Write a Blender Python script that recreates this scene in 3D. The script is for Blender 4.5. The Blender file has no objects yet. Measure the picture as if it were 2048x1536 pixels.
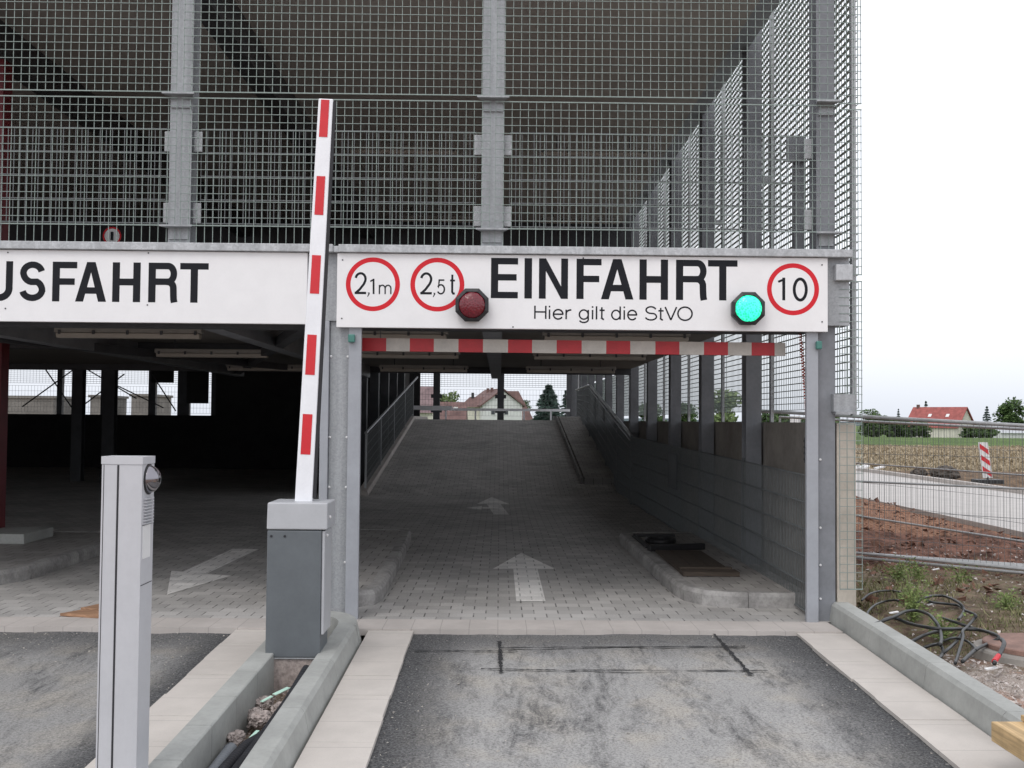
import bpy, bmesh, math, random
from mathutils import Vector, Matrix, noise
random.seed(7)
S = bpy.context.scene
COL = S.collection
R_ = math.radians

# ------------------------------------------------------------------ camera
F = 2100.0                                   # focal length in pixels of a 2048 px wide frame
YAW, PIT, ROL = math.atan(24/F), math.atan(72/F), 0.0085
fw0 = Vector((math.sin(YAW), math.cos(YAW), 0)); rt0 = Vector((math.cos(YAW), -math.sin(YAW), 0)); up0 = Vector((0, 0, 1))
fw = math.cos(PIT)*fw0 + math.sin(PIT)*up0
up1 = math.cos(PIT)*up0 - math.sin(PIT)*fw0
rt = math.cos(ROL)*rt0 + math.sin(ROL)*up1
up = math.cos(ROL)*up1 - math.sin(ROL)*rt0
CAM = Vector((0, 0, 1.6))
cd = bpy.data.cameras.new("camera"); cam = bpy.data.objects.new("camera", cd); COL.objects.link(cam)
m = Matrix((rt, up, -fw)).transposed().to_4x4(); m.translation = CAM
cam.matrix_world = m
cd.sensor_width = 36; cd.lens = 36*F/2048; cd.clip_start = 0.05; cd.clip_end = 6000
S.camera = cam

# ------------------------------------------------------------------ world, sun, exposure (overcast)
W = bpy.data.worlds.new("World"); S.world = W; W.use_nodes = True
nt = W.node_tree; bg = nt.nodes["Background"]
SUN_EL, SUN_ROT = R_(52), R_(200)
sky = nt.nodes.new("ShaderNodeTexSky"); sky.sky_type = 'NISHITA'; sky.sun_disc = False
sky.sun_elevation = SUN_EL; sky.sun_rotation = SUN_ROT; sky.air_density = 1.0; sky.dust_density = 3.0
mx = nt.nodes.new("ShaderNodeMixRGB"); mx.inputs[0].default_value = 0.80     # cloud veil over the clear sky
tc = nt.nodes.new("ShaderNodeTexCoord"); sx = nt.nodes.new("ShaderNodeSeparateXYZ"); nt.links.new(tc.outputs["Generated"], sx.inputs[0])
mr = nt.nodes.new("ShaderNodeMapRange"); mr.inputs[1].default_value = 0.0; mr.inputs[2].default_value = .16; nt.links.new(sx.outputs[2], mr.inputs[0])
cl = nt.nodes.new("ShaderNodeMixRGB"); cl.inputs[1].default_value = (7.3, 7.7, 8.5, 1); cl.inputs[2].default_value = (11.2, 11.3, 11.8, 1)   # overcast: darker towards the horizon
nt.links.new(mr.outputs[0], cl.inputs[0]); nt.links.new(cl.outputs[0], mx.inputs[2])
nt.links.new(sky.outputs[0], mx.inputs[1]); nt.links.new(mx.outputs[0], bg.inputs[0])
bg.inputs[1].default_value = 0.10
sl = bpy.data.lights.new("sun", 'SUN'); sl.energy = 0.5; sl.angle = R_(25); sl.color = (1, .97, .92)
so = bpy.data.objects.new("sun", sl); COL.objects.link(so)
so.rotation_euler = (R_(90)-SUN_EL, 0, R_(-25))
S.view_settings.view_transform = 'Standard'; S.view_settings.look = 'None'
S.view_settings.exposure = 0.40; S.view_settings.gamma = 1.0
S.cycles.use_denoising = True
S.cycles.max_bounces = 8; S.cycles.diffuse_bounces = 5; S.cycles.glossy_bounces = 3
S.cycles.sample_clamp_indirect = 6

# ------------------------------------------------------------------ survey helpers: photo pixel -> point on a known plane
def ray(x, y): return fw*F + rt*(x-1024) - up*(y-768)
def PY(x, y, v):
    r = ray(x, y); return CAM + r*(v/r.y)
def PZ(x, y, v):
    r = ray(x, y); return CAM + r*((v-1.6)/r.z)
SL = 0.03                                     # forecourt falls 3 % away from the entrance
def gz(y): return -SL*(8.4-y) if y < 8.4 else 0.0

# ------------------------------------------------------------------ materials
def newmat(name):
    mt = bpy.data.materials.new(name); mt.use_nodes = True
    return mt, mt.node_tree.nodes, mt.node_tree.links, mt.node_tree.nodes["Principled BSDF"]
def nd(n, typ, **kw):
    o = n.new(typ)
    for k, v in kw.items():
        if hasattr(o, k): setattr(o, k, v)
        else: o.inputs[k].default_value = v
    return o
def rgb(c): return (c[0], c[1], c[2], 1) if not isinstance(c, (int, float)) else (c, c, c, 1)
def maprange(n, l, src, a, b, c=0.0, d=1.0):
    q = n.new("ShaderNodeMapRange"); q.interpolation_type = 'SMOOTHSTEP'
    q.inputs[1].default_value = a; q.inputs[2].default_value = b; q.inputs[3].default_value = c; q.inputs[4].default_value = d
    l.new(src, q.inputs[0]); return q.outputs[0]
def noi(n, l, co, scale, detail=4, rough=.55, dist=0):
    q = nd(n, "ShaderNodeTexNoise"); q.inputs["Scale"].default_value = scale; q.inputs["Detail"].default_value = detail
    q.inputs["Roughness"].default_value = rough; q.inputs["Distortion"].default_value = dist
    if co is not None: l.new(co, q.inputs["Vector"])
    return q.outputs["Fac"]
def mixc(n, l, fac, a, b, mode='MIX'):
    q = n.new("ShaderNodeMixRGB"); q.blend_type = mode
    for i, v in ((0, fac), (1, a), (2, b)):
        if hasattr(v, "is_output"): l.new(v, q.inputs[i])
        elif i == 0: q.inputs[0].default_value = v
        else: q.inputs[i].default_value = rgb(v)
    return q.outputs[0]
def math_(n, l, op, a, b=None):
    q = n.new("ShaderNodeMath"); q.operation = op
    for i, v in ((0, a), (1, b)):
        if v is None: continue
        if hasattr(v, "is_output"): l.new(v, q.inputs[i])
        else: q.inputs[i].default_value = v
    return q.outputs[0]
def bump(n, l, b, h, strength, dist=.01):
    q = n.new("ShaderNodeBump"); q.inputs["Strength"].default_value = strength; q.inputs["Distance"].default_value = dist
    l.new(h, q.inputs["Height"]); l.new(q.outputs[0], b.inputs["Normal"]); return q
def objco(n, sx=1, sy=1, sz=1, l=None):
    t = n.new("ShaderNodeTexCoord")
    if (sx, sy, sz) == (1, 1, 1): return t.outputs["Object"]
    mp = n.new("ShaderNodeMapping"); mp.inputs["Scale"].default_value = (sx, sy, sz)
    l.new(t.outputs["Object"], mp.inputs["Vector"]); return mp.outputs[0]

def M(name, c, rough=.6, metal=0., var=.18, scale=6., bscale=0, bst=.15, c2=None, spec=.5, stretch=(1, 1, 1)):
    """Plain procedural material: colour broken up by two sizes of noise, optional bump."""
    mt, n, l, b = newmat(name)
    co = objco(n, *stretch, l=l)
    c = c if not isinstance(c, (int, float)) else (c, c, c)
    lo = tuple(x*(1-var) for x in c); hi = c2 or tuple(min(1, x*(1+var)) for x in c)
    f = noi(n, l, co, scale, 6, .6)
    f = maprange(n, l, f, .3, .7)
    col = mixc(n, l, f, lo, hi)
    f2 = noi(n, l, co, scale*9, 3)
    col = mixc(n, l, maprange(n, l, f2, .35, .65, 1-var*.5, 1+var*.25), (0, 0, 0), col)
    l.new(col, b.inputs["Base Color"])
    b.inputs["Roughness"].default_value = rough; b.inputs["Metallic"].default_value = metal
    b.inputs["Specular IOR Level"].default_value = spec
    if bscale: bump(n, l, b, noi(n, l, co, bscale, 4), bst, .004)
    return mt

def galv(name, c, spangle=70., rough=.5, metal=.25, contrast=.22, streak=True):
    mt, n, l, b = newmat(name); co = objco(n)
    v = nd(n, "ShaderNodeTexVoronoi"); v.inputs["Scale"].default_value = spangle; l.new(co, v.inputs["Vector"])
    hsv = n.new("ShaderNodeSeparateColor"); l.new(v.outputs["Color"], hsv.inputs[0])
    col = mixc(n, l, hsv.outputs[0], tuple(x*(1-contrast) for x in c), tuple(x*(1+contrast) for x in c))
    cs = objco(n, 9, 9, .7, l=l)
    s = maprange(n, l, noi(n, l, cs, 1.6, 5), .35, .75, .80, 1.08)
    col = mixc(n, l, s, (0, 0, 0), col)
    l.new(col, b.inputs["Base Color"]); b.inputs["Roughness"].default_value = rough; b.inputs["Metallic"].default_value = metal
    return mt

def paver(name, c, bw=.20, bh=.165, mort=.012, dark=.35, tint=1.0):
    mt, n, l, b = newmat(name); co = objco(n)
    sp = n.new("ShaderNodeSeparateXYZ"); l.new(co, sp.inputs[0])
    rw = math_(n, l, 'DIVIDE', sp.outputs[1], bh); ri = math_(n, l, 'FLOOR', rw)
    fx = math_(n, l, 'ADD', math_(n, l, 'DIVIDE', sp.outputs[0], bw), math_(n, l, 'MULTIPLY', ri, .5))
    ux = math_(n, l, 'ABSOLUTE', math_(n, l, 'SUBTRACT', math_(n, l, 'FRACT', fx), .5)); uy = math_(n, l, 'ABSOLUTE', math_(n, l, 'SUBTRACT', math_(n, l, 'FRACT', rw), .5))
    jx = maprange(n, l, ux, .5-mort/bw*.62, .5-mort/bw*.30); jy = maprange(n, l, uy, .5-mort/bh*.55, .5)
    cb = n.new("ShaderNodeCombineXYZ"); l.new(math_(n, l, 'FLOOR', fx), cb.inputs[0]); l.new(ri, cb.inputs[1])
    wn = n.new("ShaderNodeTexWhiteNoise"); l.new(cb.outputs[0], wn.inputs["Vector"])
    c0 = mixc(n, l, wn.outputs["Value"], tuple(x*.86 for x in c), tuple(x*1.12 for x in c))
    c0 = mixc(n, l, math_(n, l, 'MULTIPLY', jy, .38), c0, tuple(x*dark for x in c))
    c0 = mixc(n, l, math_(n, l, 'MULTIPLY', jx, maprange(n, l, noi(n, l, co, 7, 4), .35, .65, .25, .95)), c0, tuple(x*dark*.6 for x in c))
    jj = math_(n, l, 'MAXIMUM', jx, math_(n, l, 'MULTIPLY', jy, .6))
    big = maprange(n, l, noi(n, l, co, .9, 5), .3, .7, .80, 1.12)
    fine = maprange(n, l, noi(n, l, co, 60, 3), .3, .7, .90, 1.08)
    col = mixc(n, l, math_(n, l, 'MULTIPLY', big, fine), (0, 0, 0), c0)
    l.new(col, b.inputs["Base Color"]); b.inputs["Roughness"].default_value = .85
    h = math_(n, l, 'SUBTRACT', math_(n, l, 'MULTIPLY', noi(n, l, co, 90, 3), .25), jj)
    bump(n, l, b, h, .5, .006)
    return mt

def slab(name, c, axis='Y', pitch=.5, dirt=.25):
    """Cast concrete slabs with fine cross joints, stains and pores."""
    mt, n, l, b = newmat(name); co = objco(n)
    sp = n.new("ShaderNodeSeparateXYZ"); l.new(co, sp.inputs[0])
    u = math_(n, l, 'FRACT', math_(n, l, 'DIVIDE', sp.outputs[axis], pitch))
    d = math_(n, l, 'ABSOLUTE', math_(n, l, 'SUBTRACT', u, .5))
    j = maprange(n, l, d, .5-.010/pitch*.5, .5, 0, 1)
    f = maprange(n, l, noi(n, l, co, 2.2, 7, .65), .3, .72)
    col = mixc(n, l, f, tuple(x*(1-dirt) for x in c), c)
    col = mixc(n, l, maprange(n, l, noi(n, l, co, 170, 2), .62, .72, 0, .35), col, tuple(x*.45 for x in c))
    col = mixc(n, l, math_(n, l, 'MULTIPLY', j, .55), col, tuple(x*.4 for x in c))
    l.new(col, b.inputs["Base Color"]); b.inputs["Roughness"].default_value = .9
    bump(n, l, b, math_(n, l, 'SUBTRACT', noi(n, l, co, 110, 4), j), .25, .004)
    return mt

def asphalt(name, x0, x1, edge=.45, dust=.30, cxl=None, yc=None):
    """Rolled asphalt: dark stone grain, pale dust trodden into its middle in streaks."""
    mt, n, l, b = newmat(name); co = objco(n)
    sp = n.new("ShaderNodeSeparateXYZ"); l.new(co, sp.inputs[0])
    grain = noi(n, l, co, 75, 4, .75)
    stone = maprange(n, l, grain, .35, .7)
    base = mixc(n, l, stone, (.022, .023, .025), (.150, .150, .153))
    bright = maprange(n, l, noi(n, l, co, 48, 3, .6), .64, .72)
    base = mixc(n, l, math_(n, l, 'MULTIPLY', bright, .8), base, (.42, .40, .37))
    dx = math_(n, l, 'MINIMUM', math_(n, l, 'SUBTRACT', sp.outputs[0], x0), math_(n, l, 'SUBTRACT', x1, sp.outputs[0]))
    inside = maprange(n, l, dx, 0.02, edge)
    dyy = maprange(n, l, math_(n, l, 'SUBTRACT', 8.06, sp.outputs[1]), 0.05, .9, .25, 1.0)
    cs = objco(n, 1.5, .50, 1, l=l); n_m = cs.node; n_m.inputs['Rotation'].default_value = (0, 0, R_(-24))
    p = noi(n, l, cs, 1.35, 13, .68, .9)
    fs_ = objco(n, 1.6, .45, 1, l=l); fs_.node.inputs['Rotation'].default_value = (0, 0, R_(-32)); fine = noi(n, l, fs_, 9, 8, .75, .8)
    k = math_(n, l, 'ADD', math_(n, l, 'MULTIPLY', p, .52), math_(n, l, 'MULTIPLY', fine, .48))
    dm = maprange(n, l, k, .31, .54)
    dm = math_(n, l, 'MULTIPLY', math_(n, l, 'MULTIPLY', dm, inside), dyy)
    dm = math_(n, l, 'MULTIPLY', dm, maprange(n, l, grain, .30, .62, .45, 1.0))
    dcol = mixc(n, l, maprange(n, l, noi(n, l, co, 2.3, 3), .42, .7), (dust, dust*.985, dust*.96), (dust*1.16, dust*1.09, dust*.98))
    col = mixc(n, l, dm, base, dcol)
    l.new(col, b.inputs["Base Color"]); b.inputs["Roughness"].default_value = .92
    bump(n, l, b, math_(n, l, 'ADD', grain, math_(n, l, 'MULTIPLY', fine, .6)), .7, .012)
    return mt

def terrain_mat():
    mt, n, l, b = newmat("earth and field"); co = objco(n)
    sp = n.new("ShaderNodeSeparateXYZ"); l.new(co, sp.inputs[0])
    wob = math_(n, l, 'MULTIPLY', math_(n, l, 'SUBTRACT', noi(n, l, co, .9, 6, .65), .5), 5.0)
    yy = math_(n, l, 'ADD', sp.outputs[1], wob)
    clod = noi(n, l, co, 3.2, 8, .7, .4); fine = noi(n, l, co, 22, 6, .7); grit = noi(n, l, co, 85, 3, .7)
    gravel = mixc(n, l, maprange(n, l, grit, .38, .62), (.30, .22, .18), (.62, .57, .52))
    gravel = mixc(n, l, maprange(n, l, noi(n, l, co, 1.3, 4), .45, .62), gravel, (.46, .27, .20))
    dirt = mixc(n, l, maprange(n, l, clod, .35, .65), (.09, .06, .045), (.30, .22, .165))
    dirt = mixc(n, l, maprange(n, l, fine, .46, .62, 0, .7), dirt, (.17, .18, .085))
    pebble = maprange(n, l, grit, .70, .76)
    dirt = mixc(n, l, math_(n, l, 'MULTIPLY', pebble, .7), dirt, (.5, .44, .38))
    red = mixc(n, l, maprange(n, l, clod, .36, .62), (.10, .052, .038), (.36, .185, .135))
    red = mixc(n, l, maprange(n, l, fine, .35, .72), mixc(n, l, .45, red, (.02, .012, .01)), red)
    red = mixc(n, l, math_(n, l, 'MULTIPLY', pebble, .6), red, (.45, .36, .30))
    ora = mixc(n, l, maprange(n, l, fine, .35, .65), (.20, .09, .055), (.46, .27, .18))
    brown = mixc(n, l, maprange(n, l, clod, .36, .62), (.08, .052, .036), (.24, .165, .105))
    fs = objco(n, 1, .25, 1, l=l)
    tan = mixc(n, l, maprange(n, l, noi(n, l, fs, 3.5, 8, .75), .36, .64), (.17, .115, .068), (.44, .345, .235))
    tan = mixc(n, l, maprange(n, l, noi(n, l, fs, 1.1, 6, .75), .56, .66, 0, .35), tan, (.16, .17, .07))
    grs = mixc(n, l, maprange(n, l, noi(n, l, fs, .35, 8, .7), .3, .7), (.055, .10, .028), (.13, .19, .055))
    c = mixc(n, l, maprange(n, l, yy, 6.6, 7.6), gravel, dirt)
    c = mixc(n, l, maprange(n, l, yy, 10.5, 12.0), c, red)
    c = mixc(n, l, maprange(n, l, yy, 14.6, 16.2), c, ora)
    c = mixc(n, l, maprange(n, l, yy, 22, 25), c, brown)
    c = mixc(n, l, maprange(n, l, sp.outputs[1], 34.5, 36.5), c, tan)
    c = mixc(n, l, maprange(n, l, math_(n, l, 'ADD', sp.outputs[1], wob), 73, 77), c, grs)
    l.new(c, b.inputs["Base Color"]); b.inputs["Roughness"].default_value = .95; b.inputs["Specular IOR Level"].default_value = .2
    bump(n, l, b, math_(n, l, 'ADD', math_(n, l, 'ADD', fine, clod), math_(n, l, 'MULTIPLY', grit, .4)), .8, .05)
    return mt

def rooftile(name, c):
    mt, n, l, b = newmat(name); co = objco(n)
    w = n.new("ShaderNodeTexWave"); w.bands_direction = 'Z'; w.inputs["Scale"].default_value = 4.2; w.inputs["Distortion"].default_value = .3
    l.new(co, w.inputs["Vector"])
    f = maprange(n, l, noi(n, l, co, 1.2, 6), .3, .7)
    col = mixc(n, l, f, tuple(x*.75 for x in c), tuple(x*1.15 for x in c))
    col = mixc(n, l, maprange(n, l, w.outputs["Fac"], .0, .35, .30, 0), col, tuple(x*.4 for x in c))
    l.new(col, b.inputs["Base Color"]); b.inputs["Roughness"].default_value = .85
    return mt

def wood(name, c, ax=(1, .08, 1)):
    mt, n, l, b = newmat(name); co = objco(n, *ax, l=l)
    g = noi(n, l, co, 26, 8, .65, 1.2)
    col = mixc(n, l, maprange(n, l, g, .3, .7), tuple(x*.6 for x in c), tuple(min(1, x*1.15) for x in c))
    col = mixc(n, l, maprange(n, l, noi(n, l, objco(n), 5, 4), .55, .75, 0, .5), col, tuple(x*.45 for x in c))
    l.new(col, b.inputs["Base Color"]); b.inputs["Roughness"].default_value = .8
    bump(n, l, b, g, .3, .003); return mt

def leafmat(name, c, c2):
    mt, n, l, b = newmat(name)
    oi = n.new("ShaderNodeNewGeometry")
    f = oi.outputs["Random Per Island"]
    col = mixc(n, l, f, c, c2); l.new(col, b.inputs["Base Color"]); b.inputs["Roughness"].default_value = .7
    b.inputs["Specular IOR Level"].default_value = .25
    return mt

def lamp_lens(name, c, emit=0):
    mt, n, l, b = newmat(name); co = objco(n)
    v = nd(n, "ShaderNodeTexVoronoi"); v.inputs["Scale"].default_value = 55; l.new(co, v.inputs["Vector"])
    d = maprange(n, l, v.outputs["Distance"], .1, .7)
    col = mixc(n, l, d, tuple(x*.7 for x in c), c); l.new(col, b.inputs["Base Color"])
    b.inputs["Roughness"].default_value = .12; b.inputs["Coat Weight"].default_value = .4
    bump(n, l, b, v.outputs["Distance"], .4, .01)
    if emit:
        l.new(mixc(n, l, d, tuple(x*.38 for x in c), (min(1, c[0]*1.0+.05), 1, min(1, c[2]*1.15))), b.inputs["Emission Color"])
        b.inputs["Emission Strength"].default_value = emit
    return mt

MAT = dict(
    galv=galv("galvanised steel", (.35, .365, .38), 90, .5, .2, .10),
    galvl=galv("galvanised steel new", (.46, .475, .49), 60, .48, .2, .12),
    rod=M("galvanised grating bar", (.235, .285, .265), .5, .1, .12, 20),
    rodk=M("dull fence wire", (.17, .185, .19), .6, .0, .12, 20),
    rodd=M("galvanised mat wire", (.15, .162, .166), .5, .1, .12, 20),
    steel=M("grey coated steel", (.215, .225, .245), .55, .0, .14, 3),
    guide=M("grey powder coat", (.33, .345, .375), .45, .0, .06, 4),
    dsteel=M("dark primer steel", (.055, .058, .065), .6, .0, .15, 4),
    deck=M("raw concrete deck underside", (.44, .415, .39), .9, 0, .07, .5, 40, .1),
    deckl=M("raw concrete lower deck", (.20, .185, .17), .9, 0, .1, .7, 40, .1),  # same concrete as deck, colour darkened so less light bounces below
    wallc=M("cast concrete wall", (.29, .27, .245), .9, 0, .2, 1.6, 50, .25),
    pier=M("beige concrete end", (.48, .435, .375), .9, 0, .12, 4, 60, .2),
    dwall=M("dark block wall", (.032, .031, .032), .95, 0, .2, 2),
    sign=M("white sign sheet", (.80, .795, .80), .38, 0, .02, 6, 190, .10),
    black=M("black vinyl", (.010, .011, .015), .6, 0, .1, 20, spec=.2),
    blackp=M("black plastic", (.018, .018, .020), .45, 0, .2, 30),
    ringred=M("red vinyl", (.62, .018, .030), .5, 0, .05, 12, spec=.25),
    barred=M("red bar paint", (.50, .018, .028), .4, 0, .10, 7),
    barwhite=M("off white bar paint", (.56, .53, .485), .45, 0, .10, 5),
    boomred=M("red reflective film", (.60, .016, .026), .4, 0, .06, 8),
    boomwhite=M("white coated aluminium", (.82, .83, .86), .35, 0, .04, 6),
    boxgrey=M("slate grey coated steel", (.116, .130, .141), .5, 0, .07, 5, 160, .06),
    boxlight=M("light grey coated steel", (.44, .45, .47), .42, 0, .04, 5, 180, .05),
    alu=M("silver grey coated aluminium", (.50, .505, .53), .40, 0, .04, 3, 190, .04),
    groove=M("shadow gap rubber", (.02, .02, .024), .7, 0, .1, 10),
    label=M("white plastic plate", (.72, .72, .72), .4, 0, .03, 10),
    redpaint=M("red coated steel", (.13, .006, .012), .5, 0, .15, 4),
    floor=paver("grey concrete pavers", (.47, .455, .437)),
    arrow=paver("pale paver marking", (.88, .86, .83), dark=.6),
    islep=paver("island pavers", (.34, .325, .31), .2, .2),
    slabY=slab("pale concrete slabs lengthwise", (.57, .53, .49), 'Y', .42, .15),
    slabX=slab("pale concrete slabs crosswise", (.52, .48, .45), 'X', .22, .18),
    kerb=M("grey kerb concrete", (.355, .362, .345), .88, 0, .11, 4, 110, .25),
    kerbd=M("weathered kerb concrete", (.33, .32, .31), .92, 0, .30, 4, 90, .4),
    aspR=asphalt("asphalt entrance lane", -.63, 2.28, .60, .42),
    aspL=asphalt("asphalt exit lane", -8.0, -1.99, .35, .33),
    cut=M("sealed saw cut", (.030, .030, .032), .8, 0, .5, 40),
    rubble=M("mortar rubble", (.42, .36, .335), .95, 0, .3, 30, 120, 1.0),
    gravel=M("gravel bed", (.26, .20, .15), .95, 0, .45, 30, 90, .6),
    pipeg=M("grey ribbed conduit", (.20, .215, .235), .5, 0, .1, 8),
    pipeb=M("black ribbed conduit", (.022, .023, .028), .5, 0, .2, 8),
    cable=M("black cable sheath", (.022, .024, .025), .45, 0, .3, 20),
    foil=M("pale green tape", (.55, .80, .68), .4, 0, .1, 10),
    terra=terrain_mat(),
    croad=slab("concrete road", (.52, .495, .475), 'Y', 5.0, .14),
    woodn=wood("fresh timber", (.60, .42, .22), (1, .06, 1)),
    woodx=wood("orange timber", (.40, .23, .135), (.1, 1, 1)),
    woodd=wood("grey weathered board", (.085, .065, .050), (.1, 1, 1)),
    tube=M("zinc fence tube", (.40, .41, .42), .45, .2, .12, 10),
    roofr=rooftile("red roof tiles", (.33, .095, .085)),
    roofb=rooftile("brown red roof tiles", (.155, .090, .082)),
    roofm=rooftile("mauve roof tiles", (.20, .14, .145)),
    renderc=M("cream house render", (.62, .60, .52), .9, 0, .08, 1),
    renderw=M("white house render", (.60, .61, .60), .9, 0, .06, 1),
    winm=M("window glass dark", (.05, .055, .065), .2, 0, .1, 3),
    rust=M("rusty cover", (.25, .15, .12), .8, 0, .25, 8, 60, .3),
    leaf=leafmat("broad leaves", (.022, .048, .014), (.075, .125, .035)),
    leafc=leafmat("conifer needles", (.016, .036, .030), (.06, .095, .075)),
    leafp=leafmat("pale green leaves", (.085, .13, .05), (.17, .22, .085)),
    weed=leafmat("weed leaves", (.065, .10, .03), (.23, .29, .10)),
    grass=leafmat("dry grass blades", (.085, .105, .035), (.27, .25, .13)),
    straw=leafmat("maize stubble", (.17, .135, .075), (.52, .44, .32)),
    bark=M("bark", (.07, .05, .038), .9, 0, .3, 6),
    tubel=M("fluorescent tube diffuser", (.34, .31, .27), .4, 0, .05, 5),
    fixt=M("light fixture housing", (.27, .26, .24), .5, 0, .08, 5),
    orange=M("red spiral cord", (.50, .055, .025), .5, 0, .1, 20),
    greenb=M("teal plastic", (.06, .20, .17), .4, 0, .1, 20),
    chrome=M("mirror dome", (.26, .25, .27), .05, 1., .05, 4),
    lensr=lamp_lens("red signal lens", (.15, .004, .014)),
    lensg=lamp_lens("lit green signal lens", (.0, .80, .42), 1.05),
    tarp=M("dark rubble sheet", (.085, .07, .058), .8, 0, .5, 6),
    white=M("white litter", (.8, .8, .8), .6, 0, .03, 10),
)

# ------------------------------------------------------------------ mesh builder
class MB:
    def __init__(s): s.v = []; s.f = []; s.m = []; s.cur = 0
    def add(s, vs, fs):
        o = len(s.v); s.v += [tuple(v) for v in vs]
        for f in fs: s.f.append([i+o for i in f]); s.m.append(s.cur)
        return s
    def box(s, x0, x1, y0, y1, z0, z1):
        return s.add([(x0, y0, z0), (x1, y0, z0), (x1, y1, z0), (x0, y1, z0), (x0, y0, z1), (x1, y0, z1), (x1, y1, z1), (x0, y1, z1)],
                     [(0, 3, 2, 1), (4, 5, 6, 7), (0, 1, 5, 4), (1, 2, 6, 5), (2, 3, 7, 6), (3, 0, 4, 7)])
    def hexa(s, p):       # 4 bottom ccw, 4 top ccw
        return s.add(p, [(0, 3, 2, 1), (4, 5, 6, 7), (0, 1, 5, 4), (1, 2, 6, 5), (2, 3, 7, 6), (3, 0, 4, 7)])
    def quad(s, a, b, c, d): return s.add([a, b, c, d], [(0, 1, 2, 3)])
    def poly(s, pts): return s.add(pts, [tuple(range(len(pts)))])
    def prism(s, pts, off):
        n = len(pts); off = Vector(off); p = [Vector(q) for q in pts]
        return s.add(p+[q+off for q in p], [tuple(range(n))[::-1], tuple(range(n, 2*n))]+[(i, (i+1) % n, n+(i+1) % n, n+i) for i in range(n)])
    def tube(s, pts, r, n=8, caps=True, rib=None):
        pts = [Vector(p) for p in pts]; vs = []; fs = []
        ref = None
        for i, p in enumerate(pts):
            t = (pts[min(i+1, len(pts)-1)]-pts[max(i-1, 0)]).normalized()
            if ref is None:
                ref = Vector((0, 0, 1)) if abs(t.z) < .9 else Vector((1, 0, 0))
            a = t.cross(ref).normalized(); b = a.cross(t).normalized(); ref = b
            rr = r[i] if isinstance(r, (list, tuple)) else r
            for k in range(n):
                an = 2*math.pi*k/n; vs.append(p+a*(rr*math.cos(an))+b*(rr*math.sin(an)))
        for i in range(len(pts)-1):
            for k in range(n): fs.append((i*n+k, i*n+(k+1) % n, (i+1)*n+(k+1) % n, (i+1)*n+k))
        if caps: fs += [tuple(range(n))[::-1], tuple(range((len(pts)-1)*n, len(pts)*n))]
        return s.add(vs, fs)
    def bar(s, p0, p1, w, h):   # rectangular bar, h roughly vertical
        p0, p1 = Vector(p0), Vector(p1); t = (p1-p0).normalized()
        ref = Vector((0, 0, 1)) if abs(t.z) < .95 else Vector((0, 1, 0))
        a = t.cross(ref).normalized()*(w/2); b = a.cross(t).normalized()*(h/2)
        return s.hexa([p0-a-b, p0+a-b, p1+a-b, p1-a-b, p0-a+b, p0+a+b, p1+a+b, p1-a+b])
    def disc(s, c, r, n=40, nrm='Y', r0=0):
        c = Vector(c)
        def P(a, rr): return c+Vector((rr*math.cos(a), 0, rr*math.sin(a)))
        if r0 == 0: return s.poly([P(2*math.pi*k/n, r) for k in range(n)])
        for k in range(n):
            a, b = 2*math.pi*k/n, 2*math.pi*(k+1)/n
            s.quad(P(a, r0), P(a, r), P(b, r), P(b, r0))
        return s
    def lathe(s, prof, c, axis, n=24):    # prof: (r, t) along axis
        c = Vector(c); ax = Vector(axis).normalized()
        ref = Vector((0, 0, 1)) if abs(ax.z) < .9 else Vector((1, 0, 0))
        a = ax.cross(ref).normalized(); b = a.cross(ax)
        vs = [c+ax*t+(a*math.cos(2*math.pi*k/n)+b*math.sin(2*math.pi*k/n))*r for r, t in prof for k in range(n)]
        fs = [(i*n+k, i*n+(k+1) % n, (i+1)*n+(k+1) % n, (i+1)*n+k) for i in range(len(prof)-1) for k in range(n)]
        fs += [tuple(range(n))[::-1], tuple(range((len(prof)-1)*n, len(prof)*n))]
        return s.add(vs, fs)
    def build(s, name, mat, parent=None, label=None, bevel=0, smooth=False, seg=2):
        me = bpy.data.meshes.new(name); off = Vector((0, 0, 0)); p = parent
        while p is not None: off += p.location; p = p.parent
        me.from_pydata([tuple(Vector(v)-off) for v in s.v], [], s.f)
        mats = mat if isinstance(mat, (list, tuple)) else [mat]
        for q in mats: me.materials.append(MAT[q] if isinstance(q, str) else q)
        if len(mats) > 1: me.polygons.foreach_set("material_index", s.m)
        bm = bmesh.new(); bm.from_mesh(me); bmesh.ops.recalc_face_normals(bm, faces=bm.faces[:]) if len(bm.faces) < 60000 else None
        bm.to_mesh(me); bm.free()
        if smooth:
            for p in me.polygons: p.use_smooth = True
        o = bpy.data.objects.new(name, me); COL.objects.link(o)
        if parent is not None: o.parent = parent
        if label: o["label"] = label
        if bevel:
            bv = o.modifiers.new("bevel", 'BEVEL'); bv.width = bevel; bv.segments = seg; bv.limit_method = 'ANGLE'; bv.angle_limit = R_(35)
        return o
def thing(name, label, cat, loc=(0, 0, 0), group=None):
    o = bpy.data.objects.new(name, None); COL.objects.link(o); o.location = loc; o.empty_display_size = .1
    o["label"] = label; o["category"] = cat
    if group: o["group"] = group
    return o
def tag(o, label, cat, group=None):
    o["label"] = label; o["category"] = cat
    if group: o["group"] = group
    return o
def struct(o, kind="structure", label=None, cat=None):
    o["kind"] = kind
    if label: o["label"] = label
    if cat: o["category"] = cat
    return o

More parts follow.
